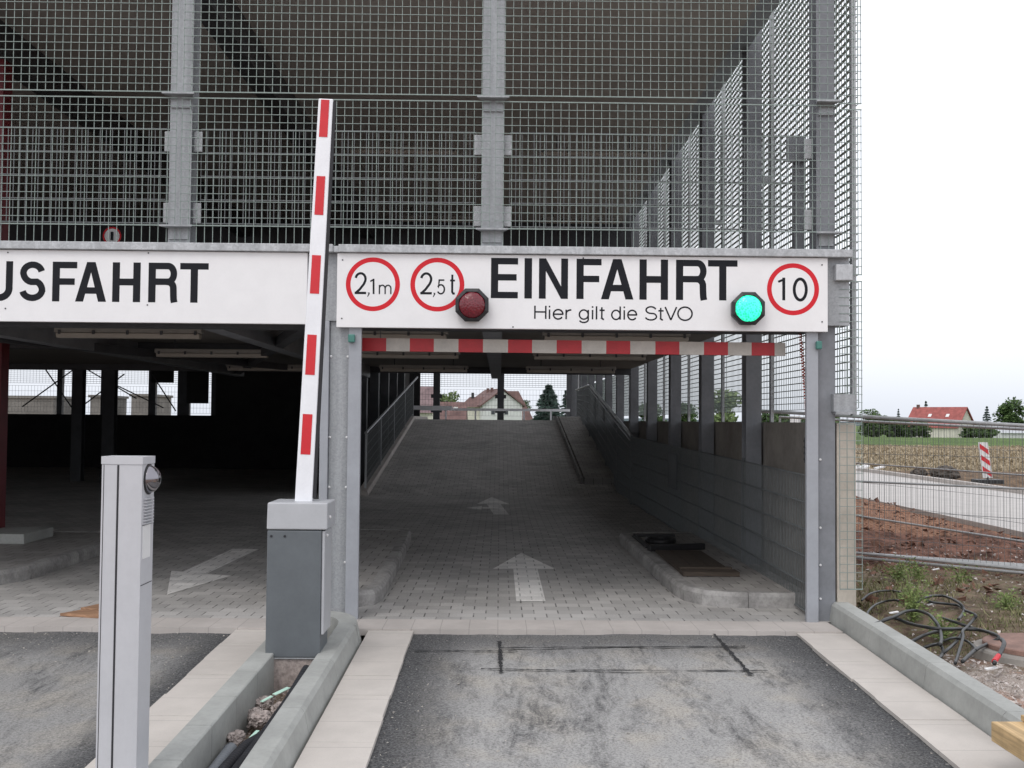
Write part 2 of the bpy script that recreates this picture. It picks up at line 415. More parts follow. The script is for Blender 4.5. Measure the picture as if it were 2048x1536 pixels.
# ================================================================== SETTING: floor, ramp, forecourt, earth
RX0, RX1 = -2.72, 1.86                        # ramp edges
def rz(y):                                    # ramp height
    if y <= 22: return 0.0
    if y >= 33.8: return 1.6
    return 1.6*(y-22)/11.8
b = MB()
b.quad((-20, 8.46, 0), (2.76, 8.46, 0), (2.76, 22, 0), (-20, 22, 0))
b.quad((-20, 22, 0), (-2.95, 22, 0), (-2.95, 33.3, 0), (-20, 33.3, 0))
struct(b.build("floor", "floor"))
b = MB()
ys = [22, 24, 26, 28, 30, 32, 33.8, 40]
for a, c in zip(ys[:-1], ys[1:]): b.quad((-2.95, a, rz(a)), (2.76, a, rz(a)), (2.76, c, rz(c)), (-2.95, c, rz(c)))
b.quad((-20, 33.3, 1.6), (-2.95, 33.3, 1.6), (-2.95, 40, 1.6), (-20, 40, 1.6))
struct(b.build("ramp", "floor"))
# ramp walkway (right) and ramp kerb (left)
b = MB()
w = [(1.86, 23.5), (2.0, 23.35), (2.72, 23.35)]
for a, c in zip([23.4]+ys[2:-1], ys[2:-1]+[36.0]):
    b.hexa([(1.86, a, rz(a)-.05), (2.72, a, rz(a)-.05), (2.72, c, rz(c)-.05), (1.86, c, rz(c)-.05),
            (1.90, a, rz(a)+.13), (2.72, a, rz(a)+.13), (2.72, c, rz(c)+.13), (1.90, c, rz(c)+.13)])
struct(b.build("ramp_pavement", "islep"))
b = MB()
for a, c in zip(ys[:-1], ys[1:]):
    b.hexa([(-2.94, a, rz(a)-.05), (-2.72, a, rz(a)-.05), (-2.72, c, rz(c)-.05), (-2.94, c, rz(c)-.05),
            (-2.94, a, rz(a)+.10), (-2.75, a, rz(a)+.10), (-2.75, c, rz(c)+.10), (-2.94, c, rz(c)+.10)])
struct(b.build("ramp_kerb", "slabX"))
b = MB()
for a, c in zip([23.4]+ys[2:-1], ys[2:-1]+[36.0]):
    b.hexa([(1.80, a, rz(a)-.05), (1.858, a, rz(a)-.05), (1.858, c, rz(c)-.05), (1.80, c, rz(c)-.05),
            (1.82, a, rz(a)+.14), (1.858, a, rz(a)+.14), (1.858, c, rz(c)+.14), (1.82, c, rz(c)+.14)])
struct(b.build("ramp_kerb", "kerbd"))

def island(name, pts, h, kw=.12):
    """Raised paved island: rounded kerb around pts (ccw), pavers inside."""
    P = [Vector((p[0], p[1])) for p in pts]; n = len(P); c = sum(P, Vector((0, 0)))/n
    inn = []
    for i in range(n):
        t0 = (P[i]-P[i-1]).normalized(); t1 = (P[(i+1) % n]-P[i]).normalized(); t = (t0+t1).normalized()
        nn = Vector((-t.y, t.x)); inn.append(P[i]+nn*kw)
    out2 = [p+(q-p)*.22 for p, q in zip(P, inn)]
    b = MB()
    for i in range(n):
        j = (i+1) % n; g = (P[j]-P[i]); L = g.length; e = g*(.004/max(L, .01)) if L > .4 else g*0
        A, B = P[i]+e, P[j]-e; a2, b2 = out2[i]+e, out2[j]-e; a3, b3 = inn[i]+e, inn[j]-e
        b.add([(A.x, A.y, -.02), (B.x, B.y, -.02), (b3.x, b3.y, -.02), (a3.x, a3.y, -.02), (A.x, A.y, h-.035), (B.x, B.y, h-.035),
               (a2.x, a2.y, h), (b2.x, b2.y, h), (a3.x, a3.y, h), (b3.x, b3.y, h)],
              [(0, 1, 5, 4), (4, 5, 7, 6), (6, 7, 9, 8), (0, 4, 6, 8, 3), (1, 2, 9, 7, 5), (2, 3, 8, 9)])
    struct(b.build("island_kerb", "kerbd"))
    struct(MB().poly([(p.x, p.y, h-.006) for p in inn]).build("island_pavement", "islep"))
island("isle", [(2.70, 9.05), (2.70, 14.05), (1.85, 14.05), (1.68, 13.98), (1.58, 13.8), (1.59, 12.4), (1.60, 11.0), (1.62, 9.70), (1.66, 9.42), (1.78, 9.20), (1.95, 9.10), (2.15, 9.06)][::-1][::-1], .13)
island("isle", [(-1.20, 8.98), (-1.06, 9.12), (-1.02, 9.4), (-1.04, 10.6), (-1.07, 11.8), (-1.12, 13.2), (-1.16, 14.0), (-1.3, 14.15), (-1.9, 14.15), (-2.0, 14.0), (-2.0, 9.2), (-1.9, 9.0), (-1.5, 8.97)], .13)
island("isle", [(-5.0, 9.7), (-4.72, 10.0), (-4.58, 10.4), (-4.58, 11.6), (-4.63, 13.2), (-4.75, 13.6), (-6.4, 13.6), (-6.4, 9.6), (-5.4, 9.55)], .13)

# direction arrows, pale pavers let into the floor
b = MB()
def flat(pts, z=.004): b.poly([(x, y, z) for x, y in pts])
flat([(.16, 9.32), (.42, 9.32), (.42, 11.32), (.16, 11.32)]); flat([(-.06, 11.324), (.62, 11.324), (.275, 12.7)])
flat([(-.09, 17.8), (.17, 17.8), (.03, 20.0), (-.23, 20.0)]); flat([(-.42, 20.004), (.20, 20.004), (-.15, 21.8)])
flat([(-.63, 19.05), (-.31, 18.75), (-.31, 19.5)]); flat([(-.306, 18.98), (-.165, 18.95), (-.185, 19.25), (-.306, 19.26)])
flat([(-3.24, 12.9), (-2.92, 12.87), (-2.98, 10.85), (-3.26, 10.93)]); flat([(-2.98, 9.54), (-2.70, 10.70), (-3.40, 11.02)])
struct(b.build("road_markings", "arrow"))

# forecourt: threshold slabs, asphalt lanes, slab strips
b = MB(); b.box(-20, 2.64, 8.065, 8.456, -.05, .003)
struct(b.build("threshold_slabs", "slabX"))
def sheet(b, x0, x1, y0, y1, off):
    b.quad((x0, y0, gz(y0)+off), (x1, y0, gz(y0)+off), (x1, y1, gz(y1)+off), (x0, y1, gz(y1)+off))
def rough_sheet(name, mat, x0, x1, y0, y1, off, amp=.006, st=.09):
    nx, ny = int((x1-x0)/st)+1, int((y1-y0)/st)+1; v = []; f = []
    for j in range(ny+1):
        for i in range(nx+1):
            x = x0+(x1-x0)*i/nx; y = y0+(y1-y0)*j/ny
            z = gz(y)+off+amp*noise.noise(Vector((x*1.7, y*1.7, 3)))+amp*.6*noise.noise(Vector((x*6, y*6, 1)))
            v.append((x, y, z))
    for j in range(ny):
        for i in range(nx):
            a = j*(nx+1)+i; f.append((a, a+1, a+nx+2, a+nx+1))
    bb = MB(); bb.add(v, f); return bb.build(name, mat, smooth=True)
struct(rough_sheet("asphalt", "aspR", -.66, 2.30, 2.0, 8.08, -.022, .010))
struct(rough_sheet("asphalt", "aspL", -9.0, -1.97, 2.0, 8.10, -.028, .012, .12))
def strip(b, x0, x1, y0, y1, t=.08, off=.0, jag=0):
    b.hexa([(x0, y0, gz(y0)-t), (x1, y0, gz(y0)-t), (x1, y1, gz(y1)-t), (x0, y1, gz(y1)-t),
            (x0, y0, gz(y0)+off), (x1, y0, gz(y0)+off), (x1, y1, gz(y1)+off), (x0, y1, gz(y1)+off)])
b = MB()
yy = 8.062; k = 0
while yy > 2.2:                                # separate slabs, slightly uneven inner edge
    L = .42; q = yy-L
    e = lambda s: s+random.uniform(-.006, .006)
    strip(b, -.985, e(-.640), q+.0015, yy-.0015, .08, random.uniform(0, .003))
    strip(b, e(2.285), 2.655, q+.0015, yy-.0015, .08, random.uniform(0, .003))
    strip(b, e(-1.99), -1.605, q+.0015, yy-.0015, .08, random.uniform(0, .003))
    yy = q
struct(b.build("slab_strip", "slabY"))
# saw cuts of the vehicle detection loop
b = MB()
def cutline(p, q, w):
    p, q = Vector(p), Vector(q); n = 40; t = (q-p)/n; s = Vector((-t.y, t.x)).normalized()
    L = []
    for i in range(n+1):
        c = p+t*i+s*random.uniform(-.004, .004); ww = w*random.uniform(.2, 1.25); L.append((c-s*ww/2, c+s*ww/2))
    for (a, a2), (c, c2) in zip(L[:-1], L[1:]):
        zz = lambda v: (v.x, v.y, gz(v.y)-.0095)
        b.quad(zz(a), zz(c), zz(c2), zz(a2))
def g2(x, y):
    r = ray(x, y); t = (-SL*8.4-.02-1.6)/(r.z-SL*r.y); q = CAM+r*t; return (q.x, q.y)
for p, q, w in [((828, 1303), (1035, 1305), .024), ((1000, 1298), (1490, 1295), .026), ((962, 1340), (1150, 1344), .022), ((1140, 1343), (1535, 1344), .024),
                ((999, 1285), (1002, 1348), .030), ((1428, 1270), (1502, 1352), .034)]:
    cutline(g2(*p), g2(*q), w)
struct(b.build("saw_cut_markings", "cut"))

# kerbs of the forecourt: stone after stone with a joint between
def kerb_stones(name, xo, xi, y0, y1, L, h, lean, mat="kerb", off=0.):
    """xo road side, xi far side; lean moves the top edge of the road side face inward."""
    b = MB(); y = y1
    while y > y0+.05:
        q = max(y0, y-L); a, c = q+.002, y-.002
        s = 1 if xi > xo else -1
        z = lambda yy, hh: gz(yy)+hh+off
        pr = [(xo, -.1), (xo+s*lean, h-.025), (xo+s*(lean+.022), h), (xi-s*.006, h), (xi, h-.006), (xi, -.25)]
        vs = [(x, a, z(a, hh)) for x, hh in pr]+[(x, c, z(c, hh)) for x, hh in pr]
        n = len(pr)
        b.add(vs, [tuple(range(n)), tuple(range(n, 2*n))[::-1]]+[(i, (i+1) % n, n+(i+1) % n, n+i) for i in range(n)])
        y = q
    return struct(b.build(name, mat))
kerb_stones("kerb", 2.657, 2.835, 2.0, 8.62, 1.0, .155, .035)
kerb_stones("island_kerb", -.987, -1.165, 2.0, 7.70, 1.0, .13, .045)
kerb_stones("island_kerb", -1.603, -1.445, 2.0, 7.9, .5, .13, .004)
# rounded end of the barrier island
b = MB(); n = 10
cx, cy, ro, ri = -1.34, 7.70, .353, .175
for i in range(n):
    a0, a1 = math.pi/2*i/n*1.25, math.pi/2*(i+1)/n*1.25
    q = lambda a, r, sy=1.75: (cx+r*math.cos(a), cy+(r*sy if r > .3 else r*1.9)*math.sin(a))
    o0, o1, i0, i1 = q(a0, ro), q(a1, ro), q(a0, ri), q(a1, ri); t0, t1 = q(a0, ro-.045), q(a1, ro-.045)
    b.hexa([(*o0, -.08), (*o1, -.08), (*i1, -.25), (*i0, -.25), (*t0, .105), (*t1, .105), (*i1, .105), (*i0, .105)])
struct(b.build("island_kerb", "kerb"))
# trench bed between the island kerbs
b = MB(); v = []; f = []
for j in range(60):
    for i in range(7):
        x = -1.447+.284*i/6; y = 3+5.1*j/59
        v.append((x, y, gz(y)-.13+.05*noise.noise(Vector((x*14, y*9, 0)))+.05*noise.noise(Vector((x*40, y*40, 5)))))
for j in range(59):
    for i in range(6):
        a = j*7+i; f.append((a, a+1, a+8, a+7))
b.add(v, f); struct(b.build("gravel_bed", "gravel"))

# earth: one sheet from the site to the horizon
def hfar(y):
    if y < 75: return 0
    if y < 150: return -.35*(y-75)/75
    if y < 280: return -.35-2.05*(y-150)/130
    return -2.4-.004*(min(y, 900)-280)
def hground(x, y):
    if x <= 2.79 and 2.0 < y < 41: return -.40
    if y > 45 or x > 18: return hfar(y)-.02
    z = hfar(y)
    near = max(0, min(1, (12-y)/2.5)); z += near*.07
    if y < 8.4: z += gz(y)*.9
    pit = math.exp(-(((x-3.25)/.40)**2+((y-8.1)/.8)**2)); z -= .20*pit
    nz = lambda k, s: noise.fractal(Vector((x*k, y*k, s)), 1.0, 2.0, 4)
    amp = .02+.055*max(0, min(1, (y-10.5)/3))*max(0, min(1, (34-y)/4))
    z += amp*nz(1.3, 1)+amp*.6*nz(4.5, 7)
    z += .28*math.exp(-((y-19.5)/2.0)**2)*max(0, 1-abs(x-6.0)/2.2)*.8
    if 7.2 < x < 12.3 and y > 9: z = min(z, -.06)
    return z
xs = [-900, -400, -150, -60, -30, -21, -20.2, -10, 2.60, 2.78, 2.84]
x = 2.84
while x < 13: x += .10 if x < 7 else .3; xs.append(x)
while x < 900: x += max(.5, (x-12)*.35); xs.append(x)
ysg = [-60, -20, -5, 1.9, 2.1]; y = 2.1
while y < 36: y += .10 if y < 14 else .2; ysg.append(y)
while y < 4500: y += max(1.0, (y-34)*.12); ysg.append(y)
v = [(x, y, hground(x, y)) for y in ysg for x in xs]; nx = len(xs)
f = [(j*nx+i, j*nx+i+1, (j+1)*nx+i+1, (j+1)*nx+i) for j in range(len(ysg)-1) for i in range(nx-1)]
b = MB(); b.add(v, f); struct(b.build("ground", "terra", smooth=True))
b = MB()
b.box(7.7, 11.85, 9, 70, -.2, .02)
struct(b.build("concrete_road", "croad"))
b = MB(); b.box(11.855, 12.05, 9, 70, -.2, .12)
struct(b.build("road_kerb", "slabX"))

# ================================================================== BUILDING
G = thing("parking_garage", "galvanised steel multi storey car park clad in grating panels", "building", (0, 8.4, 0))
CX = [-12.6, -10.1, -7.55, -5.05, -2.615, -.075, 2.648]     # column grid of the front
def hcol(b, x, y, z0, z1, w=.17, d=.18, t=.014):
    b.box(x-w/2, x+w/2, y, y+t, z0, z1); b.box(x-t/2, x+t/2, y+t, y+d-t, z0, z1); b.box(x-w/2, x+w/2, y+d-t, y+d, z0, z1)
ZT = 5.5
FC = {}
for x in CX[3:-1]:
    b = MB(); hcol(b, x, 8.50, 2.985, 6.4, .178, .19); FC[x] = b.build("column", "galv", G)
b = MB(); hcol(b, CX[-1], 8.50, -.05, 6.4, .15, .20); FC[CX[-1]] = b.build("corner_column", "steel", G)
RY = [8.5+2.42*k for k in range(1, 13)]
for y in RY:
    b = MB(); hcol(b, 2.648, y, -.05, 6.4, .16, .20); b.build("column", "steel", G)
# edge beam over both lanes
b = MB(); b.box(-20, 2.822, 8.44, 8.64, 2.386, 2.928)
b.build("edge_beam", "galv", G)
b = MB(); b.box(-20, -1.345, 8.355, 8.66, 2.930, 2.992); b.box(-1.30, 2.822, 8.355, 8.66, 2.930, 2.992); b.box(-1.345, -1.30, 8.37, 8.66, 2.930, 2.98)
b.build("flashing", "galvl", G, bevel=.004)
# deck, roof, transverse beams
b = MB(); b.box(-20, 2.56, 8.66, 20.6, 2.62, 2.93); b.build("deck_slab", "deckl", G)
b = MB(); b.box(2.40, 2.60, 8.72, 40.2, ZT+.06, ZT+.3); b.build("roof_edge_beam", "guide", G)
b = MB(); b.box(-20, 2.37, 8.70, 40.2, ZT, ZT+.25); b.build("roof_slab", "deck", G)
b = MB()
for x in (-5.05, -2.615, -.075):
    b.box(x-.09, x+.09, 8.70, 20.4, 2.40, 2.617); 
b.build("longitudinal_beam", "steel", G)
for y, z in ((8.66, 2.34), (14.4, 2.52), (20.42, 2.50)):
    b = MB(); b.box(-20, 2.55, y, y+.18, z, 2.615) ; b.build("cross_beam", "dsteel", G)
for x, zz in ((-5.05, 5.15), (-2.615, 5.15)):
    b = MB(); b.box(x-.1, x+.1 if x < 2 else x+.03, 8.75, 40, zz, ZT-.003); b.build("roof_beam", "dsteel", G)
b = MB(); b.box(-20, 2.56, 20.6, 20.8, 4.6, ZT-.003); b.build("cross_beam", "dsteel", G)
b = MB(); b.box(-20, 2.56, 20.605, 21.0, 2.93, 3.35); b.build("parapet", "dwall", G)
# bracing under the exit lane deck
b = MB(); b.bar((-6.2, 9.2, 2.45), (-2.7, 20, 2.44), .10, .10); b.bar((-1.6, 9.0, 2.45), (-5.0, 20, 2.47), .12, .10); b.build("bracing", "dsteel", G)
# gate guide rails and the column between the lanes
b = MB(); hcol(b, -1.296, 8.47, -.03, 2.384, .150, .22, .016); b.build("column", "galv", G)
b = MB(); b.box(-1.218, -1.116, 8.43, 8.475, 0, 2.384); b.build("guide_rail", "guide", G, bevel=.004)
b = MB(); b.box(-1.440, -1.375, 8.43, 8.62, 0, 2.384); b.build("guide_rail", "guide", G, bevel=.004)
b = MB(); b.box(2.470, 2.566, 8.43, 8.475, 0, 2.384); b.build("guide_rail", "guide", G, bevel=.004)
for x, z, y in [(x, z, 8.470) for z in (.45, 1.05, 1.45, 2.1) for x in (-1.228, -1.364)]+[(2.60, z, 8.499) for z in (.18, .45, .75, 1.3)]:
    b = MB(); b.lathe([(.010, 0), (.010, .008), (.005, .011)], (x, y, z), (0, -1, 0), 10); b.build("bolt", "label", G)
# concrete wall along the right-hand side with its beige front end
b = MB(); b.box(2.752, 2.90, 8.56, 40, -.3, 1.60); b.build("retaining_wall", "wallc", G)
b = MB(); b.box(2.74, 2.897, 8.51, 8.558, -.3, 1.598); b.build("wall_end", "pier", G, bevel=.008)

b = MB(); b.box(2.475, 2.560, 8.78, 8.86, 2.935, 3.90); b.box(2.40, 2.565, 8.76, 8.779, 3.80, 4.02); b.build("inner_post", "steel", G)
# gratings
def grate_front(x0, x1, z0, z1, y, p=.066, zlow=None, name="grating_panel", par=G, nx=None):
    b = MB(); n = nx or max(1, round((x1-x0)/p)); zb = zlow if zlow is not None else z0
    for i in range(n+1):
        x = x0+(x1-x0)*i/n; e = .0025; b.box(x-e, x+e, y, y+.005, zb, z1)
    m_ = max(1, round((z1-z0)/p))
    for j in range(m_+1):
        z = z0+(z1-z0)*j/m_; e = .0045 if j in (0, m_) else .0023; b.box(x0-.003, x1+.003, y-.007, y-.0005, z-e, z+e)
    return b.build(name, "rod", par)
def grate_side(y0, y1, z0, z1, x, p=.066):
    b = MB(); n = max(1, round((y1-y0)/p)); m_ = max(1, round((z1-z0)/p))
    for i in range(n+1):
        y = y0+(y1-y0)*i/n; b.box(x, x+.006, y-.0020, y+.0020, z0, z1)
    for j in range(m_+1):
        z = z0+(z1-z0)*j/m_; b.box(x-.026, x-.0005, y0, y1, z-.0030, z+.0030)
    return b.build("grating_panel", "rod", G)
gaps = [-7.55, -5.05, -2.615, -.075]
for a, c in zip(gaps, gaps[1:]+[2.735]):
    e0 = .014; e1 = .014 if c < 2 else 0
    grate_front(a+e0+.008, c-e1-.008, 3.147, 4.185, 8.455, zlow=3.0)
    grate_front(a+e0+.014, c-e1-.014, 4.235, 6.4, 8.455)
for z0, z1 in ((.267, 1.655), (1.70, 2.745), (2.80, 4.15), (4.20, 6.4)):
    grate_front(2.742, 2.922, z0, z1, 8.442, nx=3)
ry = [8.47]+[y+.1 for y in RY]
for k, (a, c) in enumerate(zip(ry[:-1], ry[1:])):
    grate_side(a+.01, c-.01, 1.72, 2.745, 2.905); grate_side(a+.01, c-.01, 2.80, 4.15, 2.905); grate_side(a+.01, c-.01, 4.20, 6.4, 2.905)
for y in ry[1:]:
    b = MB(); b.box(2.845, 2.878, y-.03, y+.03, 1.6, 6.4); b.box(2.73, 2.85, y-.02, y+.02, 2.74, 2.80); b.box(2.73, 2.85, y-.02, y+.02, 4.14, 4.20)
    b.build("grating_post", "galvl", G)
b = MB(); b.box(2.855, 2.89, 8.47, 8.52, 1.66, 6.4); b.build("grating_post", "galvl", G)
b = MB(); b.box(2.69, 2.86, 8.43, 8.499, 1.69, 1.83); b.box(2.70, 2.86, 8.40, 8.499, 1.672, 1.6901); b.build("bracket", "galv", FC[CX[-1]])
for x in CX[3:]:
    for z in (4.205, 3.13):
        w = .13 if x < 2 else .10
        b = MB(); b.prism([(x-w, 8.40, z), (x+w, 8.40, z), (x+w*.7, 8.499, z), (x-w*.7, 8.499, z)], (0, 0, .014)); b.box(x-w*.6, x+w*.6, 8.482, 8.499, z-.09, z+.001)
        b.build("bracket", "galv", FC[x])
# inner fall guard behind the front gratings: double-rod mats on plates
def mat_panel(b, x0, x1, z0, z1, y, px=.05, pz=.2):
    n = max(1, round((x1-x0)/px))
    for i in range(n+1):
        x = x0+(x1-x0)*i/n; b.box(x-.003, x+.003, y, y+.006, z0, z1)
    m_ = max(1, round((z1-z0)/pz))
    for j in range(m_+1):
        z = z0+(z1-z0)*j/m_
        for q in (-.009, .0062): b.box(x0, x1, y+q, y+q+.0075, z-.004, z+.004)
for a, c in zip(CX[2:-1], CX[3:]):
    b = MB(); mat_panel(b, a+.14, c-.14, 3.19, 3.97, 8.60); b.build("guard_panel", "rodd", G)
    for x in (a+.12, c-.12):
        if -2.8 < x < 2.6:
            for z in (3.27, 3.86):
                s = 1 if x == a+.12 else -1
                q = MB(); q.box(x-.035, x+.035, 8.57, 8.585, z-.085, z+.085); q.build("bracket", "galvl", FC[a if s == 1 else c], bevel=.02, seg=3)
# rear wall of the garage: columns, gratings, crash barrier, exit side infill
for x, ww in ((-16.615, .19), (-15.945, .43), (-14.785, .57), (-13.14, .27), (-11.955, .45), (-10.70, .42), (-5.1, .25), (-2.40, .25), (.03, .25), (2.66, .25)):
    b = MB(); b.box(x-ww/2, x+ww/2, 39.8, 40.0, 1.6, ZT-.003); rc_ = b.build("rear_column", "dsteel", G)
    if x > -3:
        for z in (1.93, 2.48):
            b = MB(); b.box(x-.21, x+.21, 39.78, 39.797, z-.07, z+.07); b.build("bracket", "dsteel", rc_)
b = MB(); mat_panel(b, -20, 2.7, 1.75, 2.75, 39.9, .12, .2); b.build("guard_panel", "rodd", G)
b = MB(); n = 44
for j in range(24): b.box(-20, 2.7, 40.02, 40.03, 2.85+j*.075-.006, 2.85+j*.075+.006)
for i in range(190): b.box(-20+i*.12-.003, -20+i*.12+.003, 40.031, 40.037, 2.85, 4.6)
b.build("rear_grating", "rodd", G)
b = MB(); b.box(-2.9, 2.6, 38.9, 38.95, 1.93, 2.02); b.box(-3.2, -1.75, 38.75, 38.85, 1.95, 2.10)
for x in (-2.0, -.9, .9, 1.9): b.box(x-.03, x+.03, 38.96, 39.0, 1.6, 2.0)
b.build("crash_barrier", "boomwhite", G)  # silver rail coloured white; the white stands in for light from above
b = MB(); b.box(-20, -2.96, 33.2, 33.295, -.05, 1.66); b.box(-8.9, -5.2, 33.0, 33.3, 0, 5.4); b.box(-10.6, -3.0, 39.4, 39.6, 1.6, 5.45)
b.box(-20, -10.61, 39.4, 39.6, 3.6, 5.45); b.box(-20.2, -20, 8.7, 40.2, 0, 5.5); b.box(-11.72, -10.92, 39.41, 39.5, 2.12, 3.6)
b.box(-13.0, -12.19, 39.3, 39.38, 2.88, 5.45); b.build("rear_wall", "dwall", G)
for x0, x1, z0, z1 in ((-15.6, -13.6, 1.9, 3.4), (-15.0, -14.0, 3.3, 1.9), (-13.7, -12.3, 1.9, 3.0), (-12.5, -11.0, 2.6, 1.9), (-11.4, -10.6, 3.0, 1.8), (-13.8, -11.9, 3.3, 2.2)):
    b = MB(); b.bar((x0, 34.5, z0), (x1, 34.5, z1), .035, .035); b.build("brace_rod", "dsteel", G)
# wall and columns between ramp and exit lane
for y in (24.6, 27.0, 29.4, 31.8, 34.2):
    b = MB(); b.box(-3.35, -3.12, y, y+.24, 0, ZT-.003); b.build("column", "dsteel", G)
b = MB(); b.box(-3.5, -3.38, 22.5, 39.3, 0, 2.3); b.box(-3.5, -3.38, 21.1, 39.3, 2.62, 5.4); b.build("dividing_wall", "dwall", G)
for x, y, w_ in ((-10.42, 26.0, .26), (-9.65, 26.0, .30)):
    b = MB(); hcol(b, x, y, 0, 2.5 if y < 21 else 5.4, w_, .22); b.build("column", "dsteel", G)

# red column at the exit
RC = thing("red_column", "dark red steel column on pale concrete footing beside exit lane", "column", (-5.75, 12.6, 0))
b = MB(); b.box(-6.40, -6.03, 12.75, 12.95, .22, 2.60); b.build("shaft", "redpaint", RC)
b = MB(); b.box(-6.5, -5.46, 12.2, 13.0, .124, .24); b.build("footing", "kerb", RC, bevel=.01)
RC2 = thing("red_column", "bright red upper level column behind the gratings at photo edge", "column", (-4.6, 10.2, 2.95))
b = MB(); b.box(-5.35, -4.97, 10.4, 10.6, 2.935, ZT-.003); b.build("shaft", "redpaint", RC2)
RS = thing("prohibition_sign", "small round red rimmed sign low behind the upper grating", "sign", (-3.9, 9.9, 3.05))
p = PY(224, 472, 12.5)
b = MB(); b.disc(p, .11, 28, r0=.09); b.build("rim", "ringred", RS)
b = MB(); b.disc(p+Vector((0, .004, 0)), .09, 28); b.build("plate", "label", RS)
b = MB(); b.box(p.x-.016, p.x+.016, p.y-.006, p.y-.002, p.z-.05, p.z+.05); b.build("pictogram", "black", RS)

